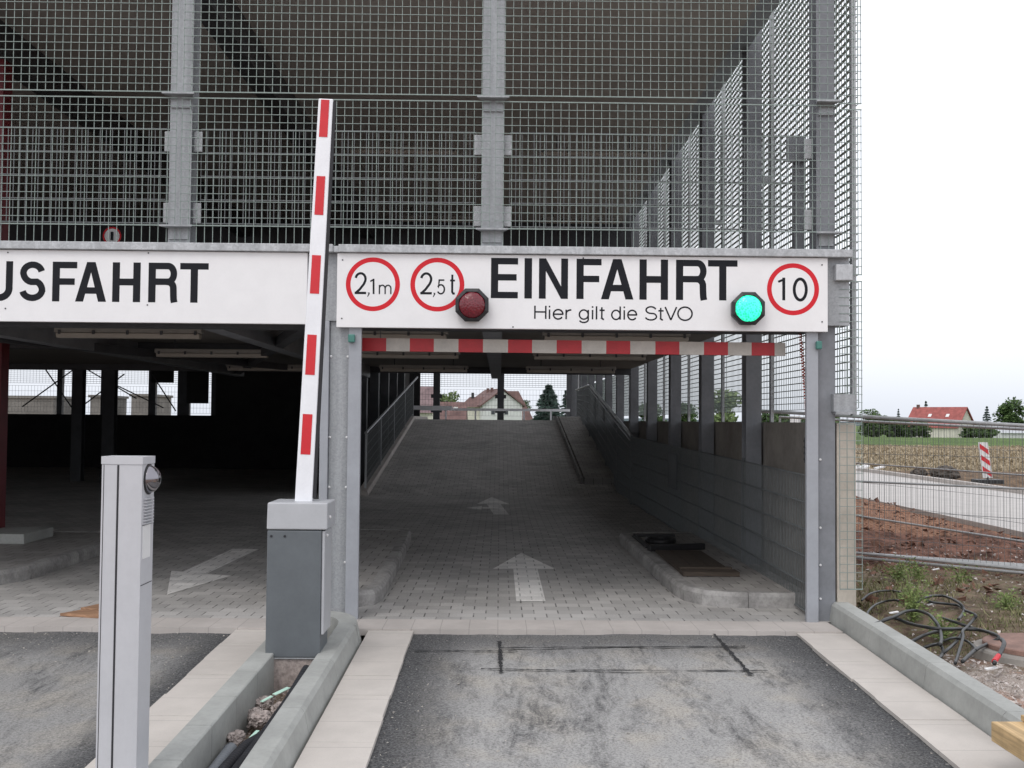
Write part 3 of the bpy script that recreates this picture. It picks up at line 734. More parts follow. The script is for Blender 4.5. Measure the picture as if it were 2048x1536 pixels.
# ------------------------------------------------------------------ lettering
def arc(cx, cy, rx, ry, a0, a1, n=14): return [(cx+rx*math.cos(R_(a0+(a1-a0)*i/n)), cy+ry*math.sin(R_(a0+(a1-a0)*i/n))) for i in range(n+1)]
class Letters:
    """Flat vinyl lettering on a vertical sheet facing -Y. Pieces step 0.15 mm apart so none lie in one plane."""
    def __init__(s, y): s.b = MB(); s.y = y; s.k = 0
    def poly(s, pts):
        s.k += 1; y = s.y-.0004-.00015*(s.k % 9); s.b.poly([(x, y, z) for x, z in pts])
    def stroke(s, pts, t, sx=1, sz=1, ox=0, oz=0, closed=False):
        P = [Vector((ox+x*sx, oz+z*sz)) for x, z in pts]; n = len(P); L = []
        for i in range(n):
            if closed: t0, t1 = (P[i]-P[i-1]), (P[(i+1) % n]-P[i])
            else: t0, t1 = (P[i]-P[i-1]) if i else (P[1]-P[0]), (P[i+1]-P[i]) if i < n-1 else (P[i]-P[i-1])
            t0.normalize(); t1.normalize(); q = (t0+t1).normalized(); nn = Vector((-q.y, q.x)); c = max(.45, nn.dot(Vector((-t0.y, t0.x))))
            L.append((P[i]-nn*(t/2/c), P[i]+nn*(t/2/c)))
        s.k += 1; y = s.y-.0004-.00015*(s.k % 9)
        rng = range(n) if closed else range(n-1)
        for i in rng:
            a, c = L[i]; d, e = L[(i+1) % n]; s.b.quad((a.x, y, a.y), (c.x, y, c.y), (e.x, y, e.y), (d.x, y, d.y))
    def rect(s, x0, x1, z0, z1): s.poly([(x0, z0), (x1, z0), (x1, z1), (x0, z1)])
    def cap(s, ch, x, w, z, h, t=.058, th=.052):
        e = x+w; T = z+h
        if ch == 'E': s.rect(x, x+t, z, T); s.rect(x+t, e, z, z+th); s.rect(x+t, e, T-th, T); s.rect(x+t, e-w*.05, z+h*.44, z+h*.44+th)
        elif ch == 'I': s.rect(x, x+w, z, T)
        elif ch == 'N': s.rect(x, x+t*.95, z, T); s.rect(e-t*.95, e, z, T); s.poly([(x+t*.95, T), (x+t*.95, T-.10), (e-t*.95, z), (e-t*.95, z+.10)])
        elif ch == 'F': s.rect(x, x+t, z, T); s.rect(x+t, e, T-th, T); s.rect(x+t, e-w*.09, z+h*.42, z+h*.42+th)
        elif ch == 'A':
            m0 = x+w/2; k = t*1.1
            s.poly([(x, z), (x+k, z), (m0+.006, T-.06), (m0+.006, T), (m0-.034, T)]); s.poly([(e, z), (e-k, z), (m0-.006, T-.06), (m0-.006, T), (m0+.034, T)])
            s.rect(x+w*.22, e-w*.22, z+h*.20, z+h*.20+th)
        elif ch == 'H': s.rect(x, x+t, z, T); s.rect(e-t, e, z, T); s.rect(x+t, e-t, z+h*.42, z+h*.42+th*1.05)
        elif ch == 'T': s.rect(x, e, T-th, T); s.rect(x+w/2-t/2, x+w/2+t/2, z, T-th)
        elif ch == 'R':
            s.rect(x, x+t, z, T); r = h*.28-th/2; zc = T-th/2-r; xr = e-t*.55-r*.62
            s.stroke([(x+t, T-th/2)]+[(xr+a, c) for a, c in arc(0, zc, r*.72, r, 90, -90)]+[(x+t, zc-r)], th)
            s.stroke([(xr-.01, zc-r)]+arc(xr-.005, zc-r-.05, .048, .05, 88, 0, 8)+[(xr+.045, z+.055), (xr+.047, z+.025), (xr+.052, z)], t*.92)
        elif ch == 'U':
            r = w/2-t/2; s.stroke([(x+t/2, T)]+arc(x+w/2, z+r*.95+th/2, r, r*.95, 180, 360)+[(e-t/2, T)], t*.95)
        elif ch == 'S':
            w2 = w-t; h2 = h-th; ox, oz = x+t/2, z+th/2
            pts = arc(.5, .75, .47, .25, 12, 180, 12)+arc(.5, .78, .47, .30, 190, 262, 5)+arc(.55, .22, .45, .29, 80, 0, 6)[1:]+arc(.5, .25, .50, .25, -8, -168, 12)
            s.stroke(pts, th, w2, h2, ox, oz)
    def light(s, ch, x, z, h, t):
        """Light sans lower case etc., cap height h; returns advance."""
        ws = getattr(s, "ws", 1.0); a_ = s._light(ch, x, z, h, t, ws); return a_*ws
    def _light(s, ch, x, z, h, t, ws):
        k = h; st = lambda pts, **kw: s.stroke([(x+a*k*ws, z+c*k) for a, c in pts], t, **kw)
        xh = .72
        if ch == 'H': st([(.08, 0), (.08, 1)]); st([(.72, 0), (.72, 1)]); st([(.08, .53), (.72, .53)]); return .86*k
        if ch == 'i': st([(.08, 0), (.08, xh)]); st([(.08, .88), (.08, 1)]); return .24*k
        if ch == 'l': st([(.08, 0), (.08, 1)]); return .24*k
        if ch == 'e': st([(.08, .37), (.62, .37)]+arc(.35, .36, .28, .36, 5, 325, 20)); return .74*k
        if ch == 'r': st([(.08, 0), (.08, xh)]); st(arc(.36, .42, .28, .28, 180, 85, 8)); return .44*k
        if ch == 'g': st(arc(.35, .36, .27, .35, 0, 360, 24)); st([(.62, xh), (.62, 0)]+arc(.35, -.02, .27, .22, 0, -160, 10)); return .80*k
        if ch == 't': st([(.16, .93), (.16, .12)]+arc(.26, .12, .10, .10, 180, 290, 6)); st([(.02, xh-.02), (.33, xh-.02)]); return .40*k
        if ch == 'd': st(arc(.35, .36, .27, .35, 0, 360, 24)); st([(.62, 0), (.62, 1)]); return .80*k
        if ch == 'S': st(arc(.38, .75, .29, .25, 15, 180, 12)+arc(.38, .76, .29, .26, 190, 262, 5)+arc(.42, .24, .29, .27, 80, 0, 6)[1:]+arc(.38, .25, .33, .25, -8, -165, 12)); return .80*k
        if ch == 'V': st([(.02, 1), (.36, .01)]); st([(.70, 1), (.36, .01)]); return .74*k
        if ch == 'O': st(arc(.46, .5, .42, .5, 0, 360, 32)); return .98*k
        return .38*k
SIGNY = 8.392
def px(x, z0=0): return (x-1000.0)*8.39/2100 + 0.0

# entrance sign
ES = thing("entrance_sign", "white EINFAHRT sign board with three red limit discs above entrance lane", "sign", (.66, SIGNY, 2.33))
b = MB(); b.box(-1.313, 2.632, SIGNY, 8.437, 2.330, 2.926); b.build("panel", "sign", ES, bevel=.003)
L = Letters(SIGNY)
zb = lambda x: PY(x, 0, SIGNY)
def span(x0, x1, y): a = PY(x0, y, SIGNY); c = PY(x1, y, SIGNY); return a.x, c.x-a.x
LZ, LH = 2.575, .325
for ch, x0, x1 in (('E', 982, 1036), ('I', 1049, 1064), ('N', 1078, 1136), ('F', 1153, 1203), ('A', 1202, 1267), ('H', 1279, 1336), ('R', 1352, 1413), ('T', 1416, 1475)):
    x, w_ = span(x0, x1, 550); L.cap(ch, x, w_, LZ, LH)
L.b.build("lettering", "black", ES)
L = Letters(SIGNY); x = PY(1069, 636, SIGNY).x; x1 = PY(1386, 636, SIGNY).x
def lightrun(L, txt, x, z, h, t, width=None):
    save = L.b, L.k; tmp = Letters(SIGNY); adv = 0
    for ch in txt: adv += tmp.light(ch, 0, 0, h, t)
    k = (width/adv) if width else 1
    L.ws = k
    for ch in txt: x += L.light(ch, x, z, h, t)
for word, xa_, xb_ in (("Hier", 1069, 1143), ("gilt", 1158, 1210), ("die", 1223, 1275), ("StVO", 1291, 1386)):
    L = Letters(SIGNY); qa, qb = PY(xa_, 636, SIGNY).x, PY(xb_, 636, SIGNY).x; lightrun(L, word, qa-.008, 2.412, .106, .0125, qb-qa+.014)
    L.b.build("lettering", "black", ES)
def limit_disc(cx, cy, rp, wid, name="limit_disc"):
    c = PY(cx, cy, SIGNY); r = rp*8.39/2100
    b = MB(); b.disc((c.x, SIGNY-.0008, c.z), r, 56, r0=r-wid); return b.build(name, "ringred", ES)
L = Letters(SIGNY)
def uz(x, y): q = PY(x, y, SIGNY); return (q.x, q.z)
def two(L, x0, x1, y0, y1, t):
    (ax, az), (cx_, cz) = uz(x0, y1), uz(x1, y0); w_, h_ = cx_-ax, cz-az
    L.stroke(arc(.48, .72, .45, .27, 170, -25, 12)+[(.78, .48), (.40, .22), (.06, .06), (.0, .035)], t, w_, h_, ax, az); L.rect(ax-.004, ax+w_, az, az+t)
def comma(L, x, y): q = uz(x, y); L.poly([(q[0]-.008, q[1]), (q[0]+.010, q[1]), (q[0]+.010, q[1]-.012), (q[0]-.004, q[1]-.034), (q[0]-.010, q[1]-.034), (q[0]+.0, q[1]-.008)])
c5 = lambda x, y: (640+x*.3125, 460+y*.3125)
ld1 = limit_disc(745.8, 568.5, 54.2, .0375); ld2 = limit_disc(874.7, 569.2, 54.2, .0375); ld3 = limit_disc(1586, 578.5, 52.6, .0375)
two(L, *[c5(225, 0)[0], c5(297, 0)[0]], c5(0, 276)[1], c5(0, 410)[1], .019); comma(L, *c5(310, 400))
q0, q1 = uz(*c5(343, 410)), uz(*c5(343, 312)); L.stroke([q0, q1], .0145); L.stroke([(q1[0], q1[1]-.006), (q1[0]-.026, q1[1]-.022)], .012)
m0, m1 = uz(*c5(380, 410)), uz(*c5(454, 352)); W_, H_ = m1[0]-m0[0], m1[1]-m0[1]
L.stroke([(0, 0), (0, 1)], .0105, W_, H_, *m0)
L.stroke([(0, .6)]+arc(.25, .62, .25, .35, 170, 0, 8)+[(.5, 0)], .0105, W_, H_, *m0); L.stroke([(.5, .6)]+arc(.75, .62, .25, .35, 170, 0, 8)+[(1, 0)], .0105, W_, H_, *m0)
L.b.build("lettering", "black", ld1); L = Letters(SIGNY)
two(L, c5(645, 0)[0], c5(717, 0)[0], c5(0, 277)[1], c5(0, 412)[1], .019); comma(L, *c5(730, 402))
a0, a1 = uz(*c5(752, 412)), uz(*c5(800, 316)); W_, H_ = a1[0]-a0[0], a1[1]-a0[1]
L.stroke([(.92, .95), (.22, .95), (.12, .50)]+arc(.45, .34, .48, .30, 140, -150, 16), .0125, W_, H_, *a0)
a0, a1 = uz(*c5(832, 412)), uz(*c5(866, 286)); W_, H_ = a1[0]-a0[0], a1[1]-a0[1]
L.stroke([(.42, 1), (.42, .12), (.62, .04), (.92, .05)], .0165, W_, H_, *a0); L.stroke([(0, .70), (.95, .70)], .0145, W_, H_, *a0)
L.b.build("lettering", "black", ld2); L = Letters(SIGNY)
c6 = lambda x, y: (1150+x*.3125, 460+y*.3125)
q0, q1 = uz(*c6(1336, 450)), uz(*c6(1336, 305)); L.stroke([q0, q1], .024); L.stroke([(q1[0], q1[1]-.016), (q1[0]-.045, q1[1]-.034)], .018)
a0, a1 = uz(*c6(1403, 448)), uz(*c6(1480, 314)); L.stroke(arc(.5, .5, .5, .5, 0, 345, 30), .024, a1[0]-a0[0], a1[1]-a0[1], *a0); L.stroke(arc(.5, .5, .5, .5, 340, 362, 4), .024, a1[0]-a0[0], a1[1]-a0[1], *a0)
L.b.build("lettering", "black", ld3)
b = MB()
for x, z in ((-1.27, 2.87), (-1.27, 2.40), (2.585, 2.87), (2.585, 2.41), (0.66, 2.905), (.1, 2.345)): b.lathe([(.006, 0), (.006, .003)], (x, SIGNY-.001, z), (0, -1, 0), 8)
b.build("screws", "groove", ES)

XS = thing("exit_sign", "white AUSFAHRT sign board above exit lane, cut by photo edge", "sign", (-3.2, SIGNY, 2.35))
b = MB(); b.box(-5.1, -1.552, SIGNY, 8.437, 2.352, 2.926); b.build("panel", "sign", XS, bevel=.003)
L = Letters(SIGNY)
for ch, x0, x1 in (('A', -95, -33), ('U', -28, 26), ('S', 38, 92), ('F', 105, 154), ('A', 151, 213), ('H', 225, 281), ('R', 297, 354), ('T', 360, 417)):
    x, w_ = span(x0, x1, 560); L.cap(ch, x, w_, 2.515, .318)
L.b.build("lettering", "black", XS)
b = MB()
for x_, y_ in ((16, 505), (297, 506), (11, 617), (295, 610)):
    q = PY(x_, y_, SIGNY); b.lathe([(.006, 0), (.006, .003)], (q.x, SIGNY-.001, q.z), (0, -1, 0), 8)
b.build("screws", "groove", XS)

# signal lamps
def signal(label, cx, cy, lens, rp=35):
    c = PY(cx, cy, 8.30); r = rp*8.3/2100*1.03
    o = thing("signal_lamp", label, "signal light", (c.x, SIGNY, c.z), "signal lamps on the entrance sign")
    def ring(rr, y): return [(c.x+rr*math.cos(R_(22.5+45*k)), y, c.z+rr*math.sin(R_(22.5+45*k))) for k in range(8)]
    b = MB(); A, B, C_, D = ring(r*.93, SIGNY-.002), ring(r, 8.30), ring(r*.80, 8.285), ring(r*.78, 8.30)
    for X, Y in ((A, B), (B, C_), (C_, D)):
        for k in range(8): b.quad(X[k], X[(k+1) % 8], Y[(k+1) % 8], Y[k])
    b.poly(D); b.build("housing", "blackp", o)
    b = MB(); R2 = r*.745; b.lathe([(R2*math.cos(a), .045*math.sin(a)) for a in [R_(9*i) for i in range(10)]]+[(.002, .0452)], (c.x, 8.2995, c.z), (0, -1, 0), 32)
    b.build("lens", lens, o, smooth=True); return o
signal("unlit dark red lamp in black octagonal housing at the sign's lower edge", 944, 610, "lensr")
signal("lit green lamp in black octagonal housing beside the 10 disc", 1497, 617, "lensg")

# small devices on beam and rails
b = MB(); b.box(2.695, 2.83, 8.375, 8.438, 2.745, 2.875); tag(b.build("junction_box", "galvl", bevel=.006), "pale grey junction box on right end of edge beam", "junction box")
b = MB(); b.box(-1.218, -1.165, 8.385, 8.428, 2.21, 2.275); tag(b.build("light_sensor", "greenb", bevel=.008), "small teal sensor on guide rail at entrance lane's pillar side", "sensor")
b = MB(); b.box(2.540, 2.585, 8.385, 8.428, 2.19, 2.255); tag(b.build("light_sensor", "greenb", bevel=.008), "small teal sensor on guide rail under the junction box", "sensor")
b = MB(); b.box(-1.46, -1.425, 8.385, 8.428, 2.24, 2.34); tag(b.build("light_sensor", "boxlight", bevel=.006), "small grey sensor with cable behind the raised barrier arm", "sensor")

# height limit bar
HB = thing("height_bar", "red and white striped height limit bar hanging across entrance", "height bar", (.6, 8.75, 2.21))
def along(x): return PY(x, 689+ (x-722)*.0118, 8.75)
xs_ = [718, 722]+[q for k in range(9) for q in ((722, 773), (820, 868), (917, 966), (1016, 1064), (1113, 1163), (1212, 1260), (1310, 1358), (1407, 1455), (1502, 1548))[k]][1:]+[1570]
b = MB(); white = True
segs = [(718, 722, 0)]; reds = [(722, 773), (820, 868), (917, 966), (1016, 1064), (1113, 1163), (1212, 1260), (1310, 1358), (1407, 1455), (1502, 1548)]
prev = 700
def bx_(a, c):
    p_, q_ = along(a), along(c); h_ = .054
    b.hexa([p_+Vector((0, -.02, -h_)), q_+Vector((0, -.02, -h_)), q_+Vector((0, .02, -h_)), p_+Vector((0, .02, -h_)), p_+Vector((0, -.02, h_)), q_+Vector((0, -.02, h_)), q_+Vector((0, .02, h_)), p_+Vector((0, .02, h_))])
for a, c in reds:
    b.cur = 0; bx_(prev, a); b.cur = 1; bx_(a, c); prev = c
b.cur = 0; bx_(prev, 1570)
b.build("bar", ["barwhite", "barred"], HB)
for xx in (-1.0, 2.25):
    q = MB(); q.tube([(xx, 8.75, 2.26), (xx, 8.75, 2.62)], .006, 6); q.build("chain", "rodd", HB)

# pull cord
PC = thing("pull_cord", "red spiral pull cord with black handle hanging by right guide rail", "cord", (2.42, 8.72, 1.3))
b = MB(); pts = []
p0, p1, p2 = PY(1600, 660, 8.72), PY(1612, 800, 8.72), PY(1617, 880, 8.72)
for i in range(260):
    t = i/259; base = p0.lerp(p1, t); a = t*2*math.pi*24; rr = .012
    pts.append(base+Vector((rr*math.cos(a), rr*math.sin(a), 0)))
b.tube(pts, .0045, 5); b.tube([p1, p1.lerp(p2, .5), p2], [.012, .018, .010], 8); b.build("cord", "orange", PC)
b = MB(); q = PY(1613, 875, 8.70); b.tube([q, q-Vector((0, 0, .21))], .018, 10)
for k in range(4): b.lathe([(.02, -.012), (.026, 0), (.02, .012)], q-Vector((0, 0, .03+.05*k)), (0, 0, 1), 10)
b.build("handle", "blackp", PC)

# fluorescent fittings
def fluoro(x0, x1, y, z, label, grp):
    o = thing("fluorescent_light", label, "ceiling light", ((x0+x1)/2, y, z), grp)
    b = MB(); b.box(x0, x1, y-.05, y+.05, z, z+.055); b.build("housing", "fixt", o, bevel=.008)
    b = MB(); b.prism([(x0+.02, y-.058, z-.002), (x0+.02, y-.045, z-.055), (x0+.02, y+.045, z-.055), (x0+.02, y+.058, z-.002)], (x1-x0-.04, 0, 0)); df = b.build("diffuser", "tubel", o, bevel=.01)
    for k in range(5):
        b = MB(); xx = x0+.06+(x1-x0-.12)*k/4; b.box(xx-.012, xx+.012, y-.064, y-.05, z-.02, z+.022); b.build("clip", "dsteel", df)
    b = MB()
    for xx in (x0+.25, x1-.25): b.tube([(xx, y, z+.055), (xx, y, 2.62 if z < 3 else ZT)], .008, 6)
    b.build("hanger", "dsteel", o)
g1, g2_ = "fluorescent lights over the entrance lane", "fluorescent lights over the exit lane"
nm = ("first row behind the sign", "second row, behind the striped bar", "third row, above ramp view")
for r, (y, z) in enumerate(((10.5, 2.45), (13.6, 2.44), (17.2, 2.43))):
    fluoro(-1.98, -.52, y, z, f"dusty tube light left of the centre beam, {nm[r]}", g1)
    fluoro(.42, 1.90, y, z, f"dusty tube light right of the centre beam, {nm[r]}", g1)
    fluoro(-4.52, -3.03, y+.2, z, "dusty tube light over the exit lane, " + ("nearest the AUSFAHRT sign", "second from the AUSFAHRT sign", "farthest from the AUSFAHRT sign")[r], g2_)
for x0, y, lb in ((.5, 14.3, "upper level tube light right of middle column, nearer one"), (.7, 19.2, "upper level tube light right of middle column, farther one"),
                  (-2.1, 14.3, "upper level tube light between barrier arm and middle column, nearer one"), (-1.9, 19.2, "upper level tube light between barrier arm and middle column, farther one")):
    fluoro(x0, x0+1.5, y, 5.28, lb, "fluorescent lights on the upper level")

# ramp rails
LR = thing("ramp_railing", "grey wire mesh railing rising along the dark left ramp side", "railing", (-2.82, 22.3, 0))
hz = lambda y: 1.28+max(0, (y-22.3))*.128
b = MB(); b.tube([(-2.82, 22.2, hz(22.2)+.02), (-2.82, 35.8, hz(35.8)+.02)], .032, 8); b.build("handrail", "galv", LR)
for y in (22.3, 25.0, 28.1, 31.2, 34.2):
    b = MB(); b.box(-2.845, -2.805, y-.025, y+.025, rz(y)-.02, hz(y)); b.build("post", "galvl", LR)
for a, c in ((22.3, 25.0), (25.0, 28.1), (28.1, 31.2), (31.2, 34.2)):
    b = MB()
    for j in range(6):
        f_ = .16+j/5*.80; b.bar((-2.815, a, rz(a)+(hz(a)-rz(a))*f_), (-2.815, c, rz(c)+(hz(c)-rz(c))*f_), .009, .014)
    n = int((c-a)/.06)
    for i in range(1, n):
        y = a+(c-a)*i/n; b.box(-2.812, -2.807, y-.0025, y+.0025, rz(y)+.16, hz(y)-.03)
    b.build("mesh_panel", "rodd", LR)
RR = thing("ramp_railing", "dark wire mesh railing on the raised walkway right of ramp", "railing", (2.55, 20.3, 0))
hr = lambda y: 1.30+(min(y, 29.6)-20.1)*.137
def base(y): return 0.0 if y < 23.4 else rz(y)+.13
b = MB(); b.tube([(2.54, 20.2, hr(20.2)), (2.54, 29.6, hr(29.6)), (2.5, 34.5, hr(34.5))], .034, 8); b.tube([(2.53, 20.3, hr(20.3)-.10), (2.53, 29.6, hr(29.6)-.10)], .02, 8); b.build("handrail", "galv", RR)
pts_ = [20.2, 22.6, 25.0, 27.3, 29.6, 32, 34.4]
for y in pts_:
    b = MB(); b.box(2.52, 2.565, y-.025, y+.025, base(y)-.02, hr(y)); b.build("post", "rodk", RR)
for a, c in zip(pts_[:-1], pts_[1:]):
    b = MB()
    for j in range(7):
        f_ = .05+j/6*.9; b.bar((2.548, a, base(a)+(hr(a)-base(a))*f_), (2.548, c, base(c)+(hr(c)-base(c))*f_), .010, .016)
    n = int((c-a)/.05)
    for i in range(1, n):
        y = a+(c-a)*i/n; b.box(2.546, 2.551, y-.003, y+.003, base(y)+.06, hr(y)-.04)
    b.build("mesh_panel", "rodk", RR)
b = MB(); q = PX = None
b = MB(); b.box(2.50, 2.508, 33.2, 33.7, 2.55, 3.1); tag(b.build("wall_plate", "label"), "small white plate near the top of the ramp, right side", "plate")
# guard fence in front of the right hand columns
GF = thing("guard_fence", "grey double wire mesh guard fence beside the entrance columns", "fence", (2.55, 8.75, 0))
gy = [8.72, 11.05, 13.4, 15.8, 18.1, 20.1]
for a, c in zip(gy[:-1], gy[1:]):
    b = MB(); z0 = .04; top = lambda y: 1.16+.012*(y-8.7)
    n = int((c-a)/.05)
    for i in range(n+1):
        y = a+.03+(c-a-.06)*i/n; b.box(2.553, 2.559, y-.003, y+.003, z0, top(y))
    for j in range(6):
        f_ = j/5; za, zc = z0+(top(a)-z0)*f_, z0+(top(c)-z0)*f_
        for q in (2.548, 2.564): b.bar((q, a+.02, za), (q, c-.02, zc), .008, .009)
    b.build("mesh_panel", "rodk", GF)
for y in gy:
    b = MB(); b.box(2.568, 2.618, y-.03, y+.03, .0, 1.22); b.build("post", "rodk", GF)
b = MB(); b.box(2.535, 2.541, 15.0, 15.75, .62, 1.12); tag(b.build("notice_plate", "boxgrey", bevel=.002), "blank pale notice plate fixed to guard fence", "plate")

# things on the right island
HT = thing("wooden_hatch", "weathered grey board hatch with batten lying on right island", "hatch", (2.0, 10.9, .13))
b = MB()
for k in range(3): b.box(1.765+.172*k, 1.93+.172*k, 10.25, 11.85, .128, .152)
b.build("boards", "woodd", HT)
b = MB(); b.box(1.76, 2.30, 10.03, 10.24, .128, .168); b.box(1.77, 2.28, 10.27, 10.34, .155, .18); b.build("batten", "woodd", HT)
b = MB(); b.bar((1.70, 11.95, .16), (2.36, 12.1, .17), .09, .07); tag(b.build("black_bar", "blackp", bevel=.01), "black bar lying across the island pavers behind hatch", "bar")
b = MB(); b.tube([(1.96+.16*math.cos(a), 12.75+.22*math.sin(a), .16) for a in [2*math.pi*k/24 for k in range(25)]], .03, 8, False); tag(b.build("rubber_ring", "blackp"), "black rubber ring lying on island beside black bar", "ring")
b = MB(); b.box(1.72, 2.25, 13.42, 13.5, .128, .16); b.box(1.70, 1.76, 12.2, 13.41, .128, .15); tag(b.build("angle_iron", "blackp"), "flat black angle frame along inner kerb of right island", "frame")

# ------------------------------------------------------------------ barrier
BY = 6.85
BR = thing("barrier", "grey parking barrier with raised red and white arm", "barrier", (-1.35, 7.02, .05))
bx0, bx1 = PY(532, 1200, BY).x, PY(641, 1200, BY).x
b = MB(); b.box(bx0, bx1, BY, BY+.30, .055, .872); hous_ = b.build("housing", "boxgrey", BR, bevel=.006)
b = MB(); b.box(bx1+.002, bx1+.02, BY+.012, BY+.30, .20, .868); side_ = b.build("side_panel", "boxlight", BR, bevel=.005)
hx1 = PY(655, 1030, BY).x
b = MB(); b.prism([(bx0-.004, BY-.006, .878), (hx1, BY-.006, .878), (hx1, BY-.006, 1.052), (bx0+.0, BY-.006, 1.052)], (0, .33, 0))
hood_ = b.build("hood", "boxlight", BR, bevel=.009, seg=3)
for xx in (bx0+.028, bx0+.115):
    b = MB(); b.lathe([(.008, 0), (.008, .004)], (xx, BY-.001, .835), (0, -1, 0), 10); b.build("hole", "groove", hous_)
for z in (.955, .835):
    b = MB(); b.lathe([(.010, 0), (.010, .008), (.005, .012)], (hx1+.001 if z > .9 else bx1+.021, BY+.075, z), (1, 0, 0), 10); b.build("bolt", "label", hood_ if z > .9 else side_)
b = MB(); b.box(bx0, bx1, BY+.005, BY+.30, .045, .054); b.build("base_plate", "galvl", BR)
A0, A1 = PY(607, 995, 6.98), PY(651.5, 197, 6.98)
ax = (A1-A0).normalized(); sd = Vector((ax.z, 0, -ax.x)); wb, wt = .058, .049
AR = MB(); dp = Vector((0, .045, 0))
A0e = A0-ax*.10
AR.hexa([A0e-sd*wb, A0e+sd*wb, A0e+sd*wb+dp, A0e-sd*wb+dp, A1-sd*wt, A1+sd*wt, A1+sd*wt+dp, A1-sd*wt+dp])
arm = AR.build("arm", "boomwhite", BR, bevel=.008, seg=3)
b = MB(); e = Vector((0, -.0025, 0))
def apt(y, s):   # point on the arm's front at photo row y, s in -1..1 across
    t = (995-y)/(995-197); c = A0.lerp(A1, t); w_ = wb+(wt-wb)*t; return c+sd*(w_*s)+e
for y0, y1 in ((910, 830), (752, 672), (590, 513), (432, 354), (275, 199.5)):
    b = MB(); b.quad(apt(y0, -.62), apt(y0, .52), apt(y1, .52), apt(y1, -.62)); b.build("reflector", "boomred", arm)
b = MB(); q = lambda t, s, y: A0.lerp(A1, t)+sd*((wb+(wt-wb)*t)+s)+Vector((0, y, 0))
b.hexa([q(0, .001, .006), q(0, .020, .006), q(0, .020, .04), q(0, .001, .04), q(.995, .001, .006), q(.995, .017, .006), q(.995, .017, .04), q(.995, .001, .04)])
b.build("rubber_edge", "groove", arm)
PL = MB(); PL.box(bx0-.0+.012, bx1-.02, BY+.02, BY+.42, -.34, .043)
tag(PL.build("concrete_plinth", "rubble", bevel=.012), "rough concrete plinth under the barrier housing", "plinth")

# ticket / call post
TP = thing("intercom_post", "tall silver grey intercom post with mirrored dome at left foreground", "intercom post", (-1.66, 4.65, -.11))
zt = 1.425; zg = gz(4.65)
xl, xr = PY(197, 930, 4.60).x, PY(284, 930, 4.60).x
def outline(y0=4.60, inset=0):
    pts = [(xr-inset, y0+.005+inset), (xr-inset, y0+.165-inset), (xl+inset, y0+.165-inset)]
    n = 10
    for i in range(n+1):
        t = i/n; pts.append((xl+inset+(xr-xl-2*inset)*t, y0+.045+inset-.045*math.sin(t*math.pi*.62+.10)))
    return pts
o_ = outline(); b = MB(); b.prism([(x, y, zg-.05) for x, y in o_], (0, 0, zt-.034-zg+.05)); b.build("body", "alu", TP)
b = MB(); b.prism([(x, y, zt-.033) for x, y in outline(inset=-.0025)], (0, 0, .033)); b.build("cap", "alu", TP, bevel=.003)
gxx = PY(234, 1000, 4.60).x
def fy(x): t = (x-xl)/(xr-xl); return 4.60+.045-.045*math.sin(t*math.pi*.62+.10)
b = MB(); b.box(gxx-.004, gxx+.004, fy(gxx)-.0025, fy(gxx)+.002, zg, zt-.036); b.box(xl+.010, xl+.0125, fy(xl+.011)-.002, fy(xl+.011)+.002, zg, zt-.036); b.build("groove", "groove", TP)
dz = PY(300, 958, 4.7).z
b = MB(); b.lathe([(.062*math.cos(a), .052*math.sin(a)) for a in [R_(9*i) for i in range(10)]]+[(.001, .0522)], (xr+.001, 4.69, dz), (1, 0, 0), 28); b.build("dome", "chrome", TP, smooth=True)
b = MB(); b.lathe([(.068, 0), (.068, .004), (.06, .006)], (xr+.0005, 4.69, dz), (1, 0, 0), 28); b.build("dome_ring", "blackp", TP)
b = MB()
for k in range(9):
    z = dz-.080-.0135*k; b.prism([(xr, 4.63, z), (xr+.014, 4.63, z-.003), (xr+.014, 4.63, z-.006), (xr, 4.63, z-.008)], (0, .105, 0))
b.build("speaker_louvre", "alu", TP)
b = MB(); b.box(xr, xr+.003, 4.625, 4.72, dz-.345, dz-.20); b.build("label_plate", "label", TP)
b = MB(); b.box(xr, xr+.0015, 4.62, 4.755, dz-.2, dz-.197); b.box(xr, xr+.0015, 4.61, 4.755, dz-.46, dz-.457); b.build("seam", "groove", TP)

# shims, timber
b = MB(); b.hexa([Vector(p)+Vector((0, 0, dz_)) for dz_ in (0, .022) for p in ((-3.50, 8.49, .004), (-3.16, 8.40, .004), (-3.05, 8.56, .004), (-3.40, 8.66, .004))]); tag(b.build("timber_offcut", "woodx", bevel=.003), "longer orange timber offcut lying on exit lane threshold", "timber")
b = MB(); b.hexa([Vector(p)+Vector((0, 0, dz_)) for dz_ in (0, .03) for p in ((-3.42, 8.70, .004), (-3.13, 8.62, .004), (-3.02, 8.84, .004), (-3.33, 8.92, .004))]); tag(b.build("timber_offcut", "woodx", bevel=.003), "shorter orange timber offcut behind the longer one", "timber")
tz = gz(5)+.158
b = MB(); b.box(2.41, 3.6, 4.1, 5.15, tz, tz+.095); tag(b.build("timber_plank", "woodn", bevel=.005), "thick fresh timber plank lying across right kerb", "timber")
b = MB(); b.hexa([(2.60, 4.1, tz+.096), (3.6, 4.2, tz+.096), (3.6, 5.20, tz+.096), (2.56, 5.16, tz+.096), (2.60, 4.1, tz+.125), (3.6, 4.2, tz+.125), (3.6, 5.20, tz+.125), (2.56, 5.16, tz+.125)]); tag(b.build("timber_board", "woodn", bevel=.004), "thin fresh board on top of the thick plank", "timber")

